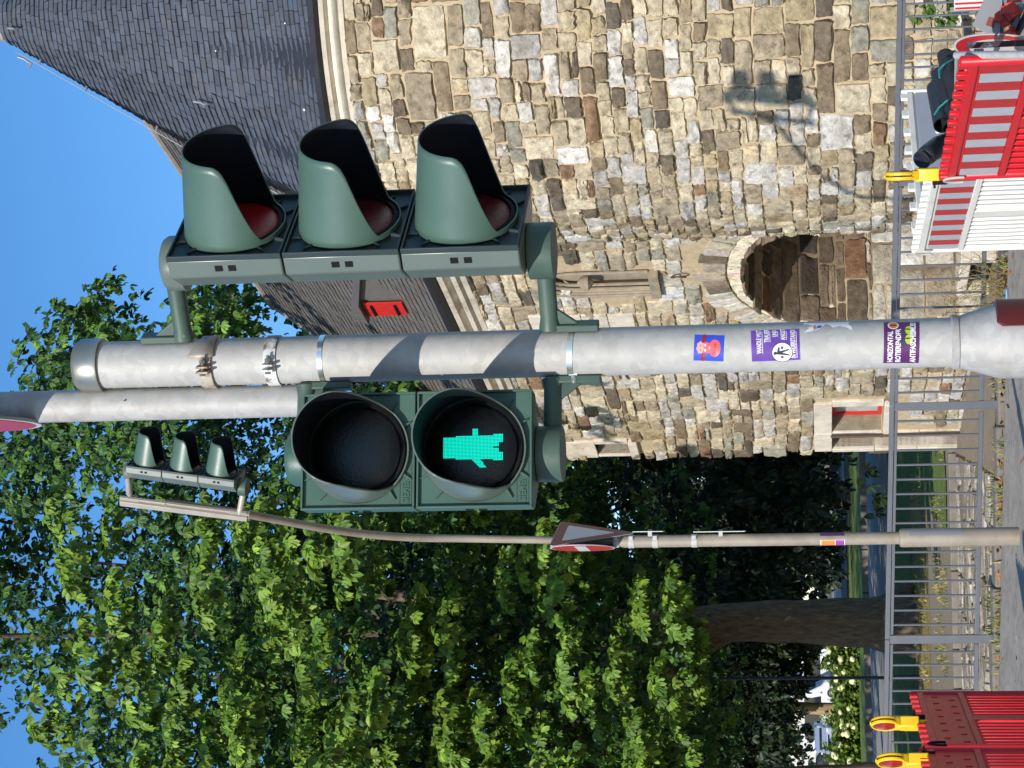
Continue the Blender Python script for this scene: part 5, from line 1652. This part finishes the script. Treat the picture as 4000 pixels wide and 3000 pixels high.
def limb_tree(parent, base, h0, crown_c, r_, nb, seed, m, r0, name='trunk', bname='limb', lean=(0, 0), sub=3, keep=None):
    g = random.Random(seed)
    b = MB(); base = Vector(base)
    top = base + Vector((lean[0], lean[1], h0))
    n = 10
    pts = []; rad = []
    for i in range(n + 1):
        t = i / n
        pts.append(base.lerp(top, t) + Vector((math.sin(t * 4 + seed) * .08, 0, -.25 if i == 0 else 0))); rad.append(r0 * (1.28 - .5 * t if t < .15 else 1.08 - .4 * t) * (1 + .04 * math.sin(i * 2.3)))
    b.tube(pts, rad, 28)
    # buttress roots
    for k in range(6):
        a = k * 1.05 + g.random(); d = Vector((math.cos(a), math.sin(a), 0))
        b.tube([base + d * r0 * .6 + Vector((0, 0, .7)), base + d * r0 * 1.05 + Vector((0, 0, .25)), base + d * r0 * 1.75 - Vector((0, 0, .12))], [r0 * .42, r0 * .34, r0 * .12], 10)
    if n: 
        for v in range(len(b.v)):
            x, y, z = b.v[v]; b.v[v] = (x + g.gauss(0, .012), y + g.gauss(0, .012), z)
    o = b.build(name, m, parent)
    for k in range(nb):
        a = 2 * PI * k / nb + g.uniform(-.4, .4)
        st = base.lerp(top, g.uniform(.72, 1.0))
        el_ = g.uniform(.1, 1.2)
        tgt = Vector(crown_c) + Vector((math.cos(a) * math.cos(el_) * r_[0], math.sin(a) * math.cos(el_) * r_[1], math.sin(el_) * r_[2])) * .85
        if keep is not None and not keep(tgt): continue
        mid = st.lerp(tgt, .45) + Vector((0, 0, g.uniform(.2, 1.4)))
        b = MB(); pp = [st, st.lerp(mid, .5) + Vector((0, 0, .3)), mid, mid.lerp(tgt, .5), tgt]
        b.tube(pp, [r0 * .42, r0 * .34, r0 * .22, r0 * .12, .02], 10)
        for j in range(sub):
            s_ = pp[2].lerp(pp[4], g.uniform(0, .7)); e_ = s_ + Vector((g.uniform(-1.6, 1.6), g.uniform(-1.6, 1.6), g.uniform(-.3, 1.5)))
            b.tube([s_, s_.lerp(e_, .5) + Vector((0, 0, .15)), e_], [.05, .035, .01], 6)
        b.build(bname, m, parent)
    return o

# the big chestnut
tp = P(3560, 2420, 46)
gz = float(H(tp.x, 46))
ct = empty('chestnut_tree', (tp.x, 46, gz), 'huge sunlit chestnut tree filling the left of the scene, its thick trunk behind the railing', 'tree')
CC_, RR_ = (-5.8, 42, 12.3), (11.0, 12.5, 10.5)
limb_tree(ct, (tp.x, 46, gz), 5.2, CC_, RR_, 16, 5, MT['bark'], .55, lean=(-.1, -.4), keep=lambda q: keep_main(np.array(q), np.random.default_rng(1), 120))
def boughs(c, r_, n, per, seed, keep, shell=(.62, 1.0), clr=(.55, 1.15), front=.6):
    g = np.random.default_rng(seed); c = np.array(c); r_ = np.array(r_); O = []; D = []; k = 0
    while k < n:
        d = g.normal(0, 1, 3); d /= np.linalg.norm(d)
        if d[1] > .3 and g.random() < front: continue
        lu = 1 + .10 * math.sin(d[0] * 9 + seed) * math.cos(d[2] * 8) + .07 * math.sin(d[2] * 17 + d[0] * 5)
        q = c + d * r_ * g.uniform(*shell) ** .5 * lu
        if q[2] < 1.5 or not keep(q, g): continue
        R0 = g.uniform(*clr); m_ = int(per * R0 ** 2 * g.uniform(.8, 1.2)) + 6
        o_ = d * .8 + np.array([0, -.35, .45]); o_ /= np.linalg.norm(o_)
        e = g.normal(0, 1, (m_ * 3, 3)); e /= np.linalg.norm(e, axis=1)[:, None]
        e = e[(e @ o_) > -.15][:m_]
        # flattened, arching bough: leaves over the upper and outer side, hanging over the rim
        p = q + e * np.array([1.15, 1.15, .62]) * R0 * g.uniform(.75, 1.0, (len(e), 1))
        p[:, 2] -= .35 * R0 * (np.hypot(e[:, 0], e[:, 1])) ** 2
        h_ = e.copy(); h_[:, 2] = 0
        O.append(p); D.append(h_ * .75 + np.array([0, -.25, -.45])); k += 1
    return np.concatenate(O), np.concatenate(D)
def kf(q, g): return keep_main(q, g, 75) and not (proj(q)[1] < 1620 and g.random() < .45)
c1, d1_ = boughs(CC_, RR_, 700, 100, 21, kf)
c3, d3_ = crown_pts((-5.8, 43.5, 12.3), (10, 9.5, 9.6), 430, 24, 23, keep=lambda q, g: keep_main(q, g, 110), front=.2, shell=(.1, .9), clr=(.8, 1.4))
sz = np.random.default_rng(3).uniform(.12, .215, len(c1))
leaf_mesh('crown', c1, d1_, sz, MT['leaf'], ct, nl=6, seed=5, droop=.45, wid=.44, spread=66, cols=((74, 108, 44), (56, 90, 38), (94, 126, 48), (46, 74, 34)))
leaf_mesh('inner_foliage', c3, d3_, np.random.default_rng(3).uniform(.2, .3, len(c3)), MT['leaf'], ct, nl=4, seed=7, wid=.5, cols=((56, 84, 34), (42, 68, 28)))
print('leaves', len(c1))
# hanging front sprays reaching lower and nearer
def spray(seed, n, rng_x, rng_y, rng_Y, keep=None, r0=(.3, .6), per=26):
    g = np.random.default_rng(seed); O = []; D = []
    while len(O) < n:
        ix, iy, Y = g.uniform(*rng_x), g.uniform(*rng_y), g.uniform(*rng_Y)
        q = np.array(P(ix, iy, Y))
        if not keep_main(q, g, 40): continue
        if keep and not keep(ix, iy): continue
        R0 = g.uniform(*r0); m_ = int(1.9 * per * R0 / .45)
        e = g.normal(0, 1, (m_, 3)); e /= np.linalg.norm(e, axis=1)[:, None]; e[:, 2] = np.abs(e[:, 2]) * .8 - .1
        O.append(q + e * R0 * np.array([1.1, 1, .6])); D.append(e * .5 + np.array([0, -.4, -.3]))
    return np.concatenate(O), np.concatenate(D)
a1, b1_ = spray(8, 150, (900, 2780), (2050, 3300), (29.5, 34))
a4, b4_ = spray(14, 60, (-300, 1500), (1950, 3300), (23.5, 28), r0=(.22, .45), per=24)
a2, b2_ = spray(9, 22, (150, 1000), (1100, 1500), (34, 38), r0=(.25, .45), per=20)
a3, b3_ = spray(10, 14, (1250, 2050), (1740, 2000), (31, 33), r0=(.3, .5))
c2 = np.concatenate([a1, a2, a3, a4]); d2 = np.concatenate([b1_, b2_, b3_, b4_])
leaf_mesh('hanging_leaves', c2, d2, np.random.default_rng(4).uniform(.12, .205, len(c2)), MT['leaf'], ct, nl=6, seed=6, cols=((98, 130, 44), (82, 114, 38), (118, 146, 52)), droop=.8, wid=.44, spread=64)
g = np.random.default_rng(12); b = MB()
for i in g.choice(len(c2), 90, replace=False):
    b.lathe([(.0, -.022), (.018, -.012), (.022, 0), (.018, .012), (0, .022)], 8, c2[i] + g.normal(0, .05, 3))
o = b.build('chestnut_fruit', MT['nut'], ct); o['kind'] = 'stuff'

# darker trees behind, whose canopies close the view under the chestnut
SHADE_GREENS = ((32, 46, 24), (24, 38, 20), (42, 58, 28))  # leaf greens darkened to carry the shade under the canopies
def back_tree(loc, crown, r_, n, per, seed, label, name='broadleaf_tree', size=(.28, .42), m='bark', r0=.3, th=None, cols=SHADE_GREENS, nb=6, front=.5, clr=(1.0, 1.9), group='darker trees behind the chestnut', keep=None):
    x, y = loc; gz_ = float(H(x, y))
    t = empty(name, (x, y, gz_), label, 'tree', group)
    limb_tree(t, (x, y, gz_), th or max(2.0, crown[2] - r_[2] * .7), crown, r_, nb, seed, MT[m], r0, sub=2)
    c_, d_ = crown_pts(crown, r_, n, per, seed, clr=clr, front=front, keep=keep)
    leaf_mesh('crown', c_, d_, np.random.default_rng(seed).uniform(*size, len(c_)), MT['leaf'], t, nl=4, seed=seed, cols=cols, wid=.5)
    return t
def nk(q, g):
    ix, iy = proj(q)
    if q[1] > 90 and ix > 3120 + (iy < 2700) * 70 and iy > 2500: return False
    if q[1] < 90 and iy > 2480 and ix > 3000 and g.random() < .93: return False
    return iy > (1130 if ix > 1050 else 1900)
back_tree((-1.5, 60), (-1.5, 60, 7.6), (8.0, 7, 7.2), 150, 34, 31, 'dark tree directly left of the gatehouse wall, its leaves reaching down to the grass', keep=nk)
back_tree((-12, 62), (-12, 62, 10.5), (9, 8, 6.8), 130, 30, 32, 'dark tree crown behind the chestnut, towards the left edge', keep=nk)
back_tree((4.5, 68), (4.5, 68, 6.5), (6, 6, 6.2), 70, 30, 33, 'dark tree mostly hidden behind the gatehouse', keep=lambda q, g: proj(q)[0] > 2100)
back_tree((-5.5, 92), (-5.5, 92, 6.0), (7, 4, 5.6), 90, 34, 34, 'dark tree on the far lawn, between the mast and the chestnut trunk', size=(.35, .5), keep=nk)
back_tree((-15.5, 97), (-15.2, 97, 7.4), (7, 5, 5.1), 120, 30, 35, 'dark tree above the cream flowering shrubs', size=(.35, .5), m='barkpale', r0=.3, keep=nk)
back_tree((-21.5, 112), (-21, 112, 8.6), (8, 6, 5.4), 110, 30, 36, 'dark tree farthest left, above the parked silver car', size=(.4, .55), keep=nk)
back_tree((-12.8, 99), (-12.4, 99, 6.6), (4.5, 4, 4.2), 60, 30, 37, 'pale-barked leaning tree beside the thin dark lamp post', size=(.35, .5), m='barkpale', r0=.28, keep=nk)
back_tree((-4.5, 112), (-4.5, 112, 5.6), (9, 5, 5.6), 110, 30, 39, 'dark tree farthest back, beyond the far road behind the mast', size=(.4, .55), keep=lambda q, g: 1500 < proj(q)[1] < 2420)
back_tree((-15, 40), (-14.5, 39, 10), (7, 8, 7.0), 120, 26, 38, 'leafy tree added at the left edge beside the chestnut for its shade', size=(.24, .34), cols=((80, 108, 36), (64, 92, 32)), keep=lambda q, g: proj(q)[1] > 2700 and keep_main(q, g, 90) )  # tree added at the left edge to shade what lies behind

# twig with a few leaves, shade put into their greens, hanging low by the railing
tw = []
for (ix, iy) in ((3400, 1860), (3385, 1900), (3410, 1945), (3440, 1945), (3420, 2000), (3370, 2020), (3380, 1840), (3350, 1900)):
    tw.append(list(P(ix, iy, 35)))
leaf_mesh('low_twig_leaves', np.array(tw), np.tile([0, -.2, -.6], (len(tw), 1)) + 0.0, np.full(len(tw), .26), MT['leaf'], ct, nl=5, seed=9, cols=SHADE_GREENS)

# flowering shrubs
def shrub(ix, iy, Y, rx, rz, label, seed, heads=12, name='flowering_shrub', cols=((104, 128, 50), (80, 108, 44), (130, 146, 66)), group='cream flowering shrubs on the far lawn', nlv=900, size=(.10, .18), cat='shrub'):
    p = P(ix, iy, Y); gz_ = float(H(p.x, Y))
    t = empty(name, (p.x, Y, gz_), label, cat, group)
    g = np.random.default_rng(seed)
    e = g.normal(0, 1, (nlv, 3)); e /= np.linalg.norm(e, axis=1)[:, None]; e[:, 2] = np.abs(e[:, 2])
    c_ = np.array([p.x, Y, gz_ + .1]) + e * np.array([rx, rx * .8, rz]) * g.uniform(.5, 1.05, (nlv, 1)) * (1 + .18 * np.sin(e[:, :1] * 7 + seed))
    leaf_mesh('leaves', c_, e, g.uniform(*size, nlv) * (1.6 if Y > 60 else 1), MT['leaf'], t, nl=3, seed=seed, cols=cols, wid=.6, droop=.1)
    b = MB()
    for k in range(6):
        a = k * 1.05; b.tube([(p.x, Y, gz_), (p.x + math.cos(a) * rx * .5, Y + math.sin(a) * rx * .4, gz_ + rz * .7)], [.03, .01], 6)
    b.build('stem', MT['bark'], t)
    for k in range(heads):
        d = g.normal(0, 1, 3); d /= np.linalg.norm(d); d[2] = abs(d[2]) * .8 + .1; d[1] = -abs(d[1])
        q = np.array([p.x, Y, gz_ + .1]) + d * np.array([rx, rx * .8, rz]) * 1.02
        bm = bmesh.new(); bmesh.ops.create_icosphere(bm, subdivisions=2, radius=g.uniform(.11, .18))
        b = MB(); 
        for v in bm.verts: v.co *= 1 + g.normal(0, .08)
        b.add([Vector((v.co.x, v.co.y, v.co.z * .8)) + Vector(q) for v in bm.verts], [tuple(v.index for v in f.verts) for f in bm.faces]); bm.free()
        b.build('flower_head', MT['petal'], t)
    return t
for i, (iy, Y, rx, rz, lb, hd) in enumerate(((2560, 84, 1.0, 1.25, 'cream flowering shrub just left of the chestnut trunk', 14), (2640, 86, .9, 1.0, 'cream flowering shrub behind the thin dark lamp post', 8), (2760, 86, 1.0, .9, 'cream flowering shrub with the fewest flowers, in the middle of the row', 6),
        (2830, 88, 1.3, 1.1, 'green shrub with hardly any flowers, below the parked silver car', 1), (2935, 86, 1.3, 1.3, 'cream flowering shrub nearest the left edge of the scene', 16), (3040, 86, 1.3, 1.2, 'cream flowering shrub crossing the left edge of the scene', 10), (2700, 87, .8, .8, 'low green shrub between two cream flowering ones', 0))):
    shrub(3330, iy, Y, rx, rz, lb, 60 + i, heads=hd)
# row of low dark bushes in the shade behind the lawn
for i, (iy, Y, rx, rz, lb) in enumerate(((1830, 74, 2.6, 1.5, 'dark shaded bush beside the gatehouse corner'), (2010, 75, 2.3, 1.4, 'dark shaded bush right of the far mast'), (2200, 76, 2.2, 1.5, 'dark shaded bush left of the far mast'))):
    pass

# weeds, ivy, grass
def blades(name, areas, n, h, m, seed, wdt=.006, cols=((120, 136, 60), (90, 112, 44), (160, 146, 84))):
    g = np.random.default_rng(seed); V = []; Fc = []; Cc = []; k = 0
    for (x0, x1, y0, y1) in areas:
        xs = g.uniform(x0, x1, n); ys = g.uniform(y0, y1, n)
        cl = (np.sin(xs * 5.1 + 1) + np.sin(xs * 11.7 + 3) * .6 + g.normal(0, .5, n)) > .1
        xs, ys = xs[cl], ys[cl]; zs = H(xs, ys)
        for x, y, z in zip(xs, ys, zs):
            hh = h * g.uniform(.3, 1.2); dx, dy = g.normal(0, hh * .45, 2); w_ = wdt * g.uniform(.6, 1.6)
            a = g.uniform(0, PI); cx, cy = math.cos(a) * w_, math.sin(a) * w_
            V += [(x - cx, y - cy, z), (x + cx, y + cy, z), (x + dx * .4 + cx * .8, y + dy * .4 + cy * .8, z + hh * .6), (x + dx * .4 - cx * .8, y + dy * .4 - cy * .8, z + hh * .6), (x + dx, y + dy, z + hh)]
            Fc += [(k, k + 1, k + 2, k + 3), (k + 3, k + 2, k + 4)]; k += 5
            c = lin(*cols[g.integers(0, len(cols))]); Cc += [(*c, 1)] * 5
    b = MB(); b.v = V; b.f = Fc; b.mi = [0] * len(Fc); b.c = np.array(Cc)
    return b.build(name, m, recalc=False)
o = blades('weeds', [(-6, 3.5, 19.05, 19.4), (-6, 3.5, 19.6, 20.4), (-6, -1.2, 20.4, 31)], 1500, .09, MT['leaf'], 1); tag(o, 'dry and green weeds growing along the foot of the railing', 'weeds', kind='stuff')
o = blades('rough_grass', [(-9, -1, 41, 46), (-9, 1.4, 34.5, 38)], 2600, .10, MT['leaf'], 2, .012, cols=((150, 136, 80), (110, 124, 56), (170, 150, 92))); tag(o, 'rough dry grass on the verge beyond the path', 'grass', kind='stuff')
p = P(3935, 1110, 19.2)
wt = empty('tall_weed', (p.x, 19.2, p.z), 'tall straggly weed growing at the foot of the railing, right of the near pole', 'weed')
g = np.random.default_rng(5); b = MB(); lc = []
for k in range(34):
    a = g.uniform(0, 2 * PI); q0 = Vector((p.x + g.normal(0, .08), 19.2 + g.normal(0, .03), p.z)); L_ = g.uniform(.2, .62)
    q1 = q0 + Vector((g.normal(0, .12), g.normal(0, .04), L_ * .6)); q2 = q1 + Vector((g.normal(0, .1), g.normal(0, .03), L_ * .4))
    b.tube([q0, q1, q2], [.004, .003, .0015], 4)
    for t in np.linspace(.3, 1, 7): lc.append(list(q1.lerp(q2, t) if t > .5 else q0.lerp(q1, t * 2)))
b.build('stalks', MT['drygrass'], wt)
lc = np.array(lc); leaf_mesh('leaves', lc, g.normal(0, 1, lc.shape), g.uniform(.025, .06, len(lc)), MT['leaf'], wt, nl=2, seed=3, cols=((110, 120, 50), (130, 120, 70), (90, 110, 44)), wid=.25)
iv = []; nrm_ = []
for k in range(230):
    ix = 3560 + 170 * random.random() ** .8; iy = -60 + 130 * random.random() * (1.2 - (ix - 3560) / 300) + (60 if 3650 < ix < 3720 and random.random() < .4 else 0)
    q = P(ix, iy, 20.85); iv.append(list(q)); nrm_.append([-.3, -1, .2])
ivo = empty('ivy', tuple(P(3740, 20, 20.9)), 'green ivy climbing the tower wall at the right edge', 'ivy')
leaf_mesh('leaves', np.array(iv), np.array(nrm_), np.random.default_rng(2).uniform(.06, .10, len(iv)), MT['leaf'], ivo, nl=3, seed=4, cols=((70, 100, 40), (96, 124, 50)), wid=.9, spread=60)
b = MB(); b.tube([P(3745, 30, 20.9), P(3680, 20, 20.85), P(3600, -10, 20.85)], .012, 6); b.build('stem', MT['bark'], ivo)
p = P(3947, 1150, 18.9)
b = MB(); b.prism([(-.05, -.02), (-.02, -.03), (.04, -.02), (.06, .01), (.0, .02), (-.05, .015)], 0, .012, 'z', c=(p.x, p.y, float(H(p.x, p.y)) + .03)); o = b.build('plastic_scrap', MT['stblue']); tag(o, 'crumpled light blue plastic scrap on the pavement edge', 'litter')
o.data.materials[0] = mat('light_blue_plastic', lin(96, 170, 220), .5)
sheet('lower_path', np.linspace(-1.38, 4, 12), np.concatenate([[20.3], np.linspace(21, 31.8, 12)]), MT['path'], .006)
# stones of the bank behind the railing
b = MB(); V = MB()
def bankmap(s, z, o):
    return np.stack([s, z, H(s, z) + o + .01], -1)
b = masonry(-6.5, -1.4, 20.35, 31.5, bankmap, rh=(.35, .7), sw=(.3, .7), prot=.03, gap=.05, big=.05, sub=.05, pal=[((170, 158, 138), 3), ((150, 138, 118), 3), ((186, 176, 158), 2)], wave=.05)
o = b.build('rubble_bank', MT['stone'], recalc=False); o['kind'] = 'structure'

# ------------------------------------------------------------------ thin posts, cars and houses far away
def thin_post(name, ix0, ix1, iy, Y, r_, m, label, cat='post'):
    p = P(ix1, iy, Y); gz_ = float(H(p.x, Y)); t = empty(name, (p.x, Y, gz_), label, cat)
    b = MB(); b.lathe([(r_ * 1.4, gz_ - .1), (r_ * 1.4, gz_ + .5), (r_, gz_ + .55), (r_ * .8, P(ix0, iy, Y).z)], 12, (p.x, Y, 0)); b.build('tube', m, t); return t
thin_post('lamp_post', 1400, 3570, 2647, 45.5, .038, MT['gutter'], 'thin dark lamp post left of the chestnut trunk, its top lost in the leaves', 'lamp post')
tpp = thin_post('sign_post', 3060, 3268, 2838, 128, .09, MT['lamp'], 'pale post standing in front of the parked silver car', 'post')
def car(ix, iy, Y, yaw, paint, label, van=False, group='vehicles on the far road'):
    p = P(ix, iy, Y); gz_ = float(H(p.x, Y)) + .03
    g = empty('parked_van' if van else 'parked_car', (p.x, Y, gz_), label, 'van' if van else 'car', group, rot=(0, 0, yaw))
    W_, Lc, hc = (1.95, 4.9, 2.3) if van else (1.78, 4.2, 1.5)
    side = [(-Lc / 2, .35), (-Lc / 2, .75), (-Lc / 2 + (.3 if van else .9), 1.0), (-Lc / 2 + (.9 if van else 1.55), hc - .04), (Lc / 2 - (.1 if van else .7), hc), (Lc / 2 - .02, 1.0), (Lc / 2, .4), (Lc / 2 - .2, .22), (-Lc / 2 + .2, .22)]
    b = MB(); b.prism(side, -W_ / 2, W_ / 2, 'x'); b.build('body', paint, g, local=True, bevel=.10)
    x0 = -Lc / 2 + (.3 if van else .9); x1 = -Lc / 2 + (.9 if van else 1.55)
    b = MB(); e = .012
    b.add([(-W_ * .42, x0 + .06 - e, 1.05), (W_ * .42, x0 + .06 - e, 1.05), (W_ * .36, x1 - .06 - e, hc - .14), (-W_ * .36, x1 - .06 - e, hc - .14)], [(0, 1, 2, 3)]); b.build('windscreen', MT['darkglass'], g, local=True, recalc=False, solid=(.02, 0))
    for sx in (-1, 1):
        b = MB(); b.prism([(x1 + .1, 1.02), (Lc / 2 - .9, 1.02), (Lc / 2 - 1.0, hc - .16), (x1 + .3, hc - .16)], W_ / 2 - .01, W_ / 2 + .006, 'x'); b.v = [(sx * v[0], v[1], v[2]) for v in b.v]; b.build('side_window', MT['darkglass'], g, local=True)
        b = MB(); b.box((sx * W_ * .37, -Lc / 2 - .0, .68), (.3, .06, .15)); b.build('headlight', MT['signwhite'], g, local=True, bevel=.03)
        for yy in (-Lc / 2 + .8, Lc / 2 - .8):
            b = MB(); b.lathe([(.1, -.1), (.31, -.1), (.31, .1), (.1, .1)], 20, (sx * (W_ / 2 - .08), yy, .31), rot=Matrix.Rotation(PI / 2, 3, 'Y')); w_ = b.build('wheel', MT['rubber'], g, local=True)
            WM[w_] = WM[g]; b = MB(); b.lathe([(.02, -.105), (.19, -.105), (.19, .105), (.02, .105)], 16, (sx * (W_ / 2 - .08), yy, .31), rot=Matrix.Rotation(PI / 2, 3, 'Y')); b.build('rim', MT['signback'], w_, local=True)
        b = MB(); b.box((sx * (W_ / 2 + .08), x1 - .1, 1.05), (.16, .1, .12)); b.build('wing_mirror', paint, g, local=True, bevel=.03)
    b = MB(); b.box((0, -Lc / 2 - .008, .62), (.7, .03, .10)); b.build('radiator_grille', MT['black'], g, local=True); b = MB(); b.box((0, -Lc / 2 - .02, .42), (.52, .02, .11)); b.build('number_plate', MT['signwhite'], g, local=True)
    return g
car(3270, 2878, 131, R(4), MT['carsilver'], 'silver car parked facing us, behind the flowering shrubs')
car(3262, 2790, 138, R(86), MT['carwhite'], 'pale van parked sideways under the trees, right of the silver car', van=True)
car(3270, 2985, 134, R(90), MT['carblue'], 'dark car parked sideways at the left edge, beyond the silver car')
car(3262, 2595, 140, R(88), MT['carwhite'], 'pale van glimpsed between the chestnut trunk and the leaning tree', van=True)
def house(x, y, w_, d, h, label, m, yaw=0.0):
    gz_ = float(H(x, y)); g = empty('house', (x, y, gz_), label, 'house', 'pale houses far behind the trees', rot=(0, 0, yaw))
    b = MB(); b.box((0, 0, h / 2), (w_, d, h)); b.build('wall', m, g, local=True)
    b = MB(); b.prism([(-d / 2 - .4, h + .02), (d / 2 + .4, h + .02), (0, h + d * .35)], -w_ / 2 - .3, w_ / 2 + .3, 'x'); b.build('roof', MT['gutter'], g, local=True)
    for fl in range(int(h / 3)):
        for k in range(int(w_ / 2.6)):
            wx = -w_ / 2 + 1.6 + k * 2.6
            b = MB(); b.box((wx, -d / 2 - .01, 1.6 + fl * 3), (1.1, .1, 1.4)); f_ = b.build('window', MT['signwhite'], g, local=True)
            WM[f_] = WM[g]; b = MB(); b.box((wx, -d / 2 - .06, 1.6 + fl * 3), (.95, .03, 1.25)); b.build('pane', MT['darkglass'], f_, local=True)
    return g
house(-33, 172, 16, 10, 8.5, 'pale rendered house behind the silver car, between the trees', MT['render1'])

# fallen leaves along the kerb
g = np.random.default_rng(44); b = MB()
for k in range(420):
    x = g.uniform(-6, 3.4); y = 19.0 + abs(g.normal(0, .13)) if g.random() < .75 else g.uniform(17.2, 20.3)
    z = float(H(x, y)) + .03 + g.uniform(0, .012); a = g.uniform(0, 6.28); s_ = g.uniform(.015, .045)
    u = np.array([math.cos(a), math.sin(a), g.normal(0, .3)]) * s_; v_ = np.array([-math.sin(a), math.cos(a), g.normal(0, .3)]) * s_ * .6
    c_ = np.array([x, y, z]); b.add([c_ - u, c_ - v_, c_ + u, c_ + v_], [(0, 1, 2, 3)])
o = b.build('fallen_leaves', mat('withered_leaf', lin(176, 116, 66), .8, var=.4, scale=9), recalc=False, smooth=False); tag(o, 'withered brown leaves scattered along the pavement edge', 'fallen leaves', kind='stuff')
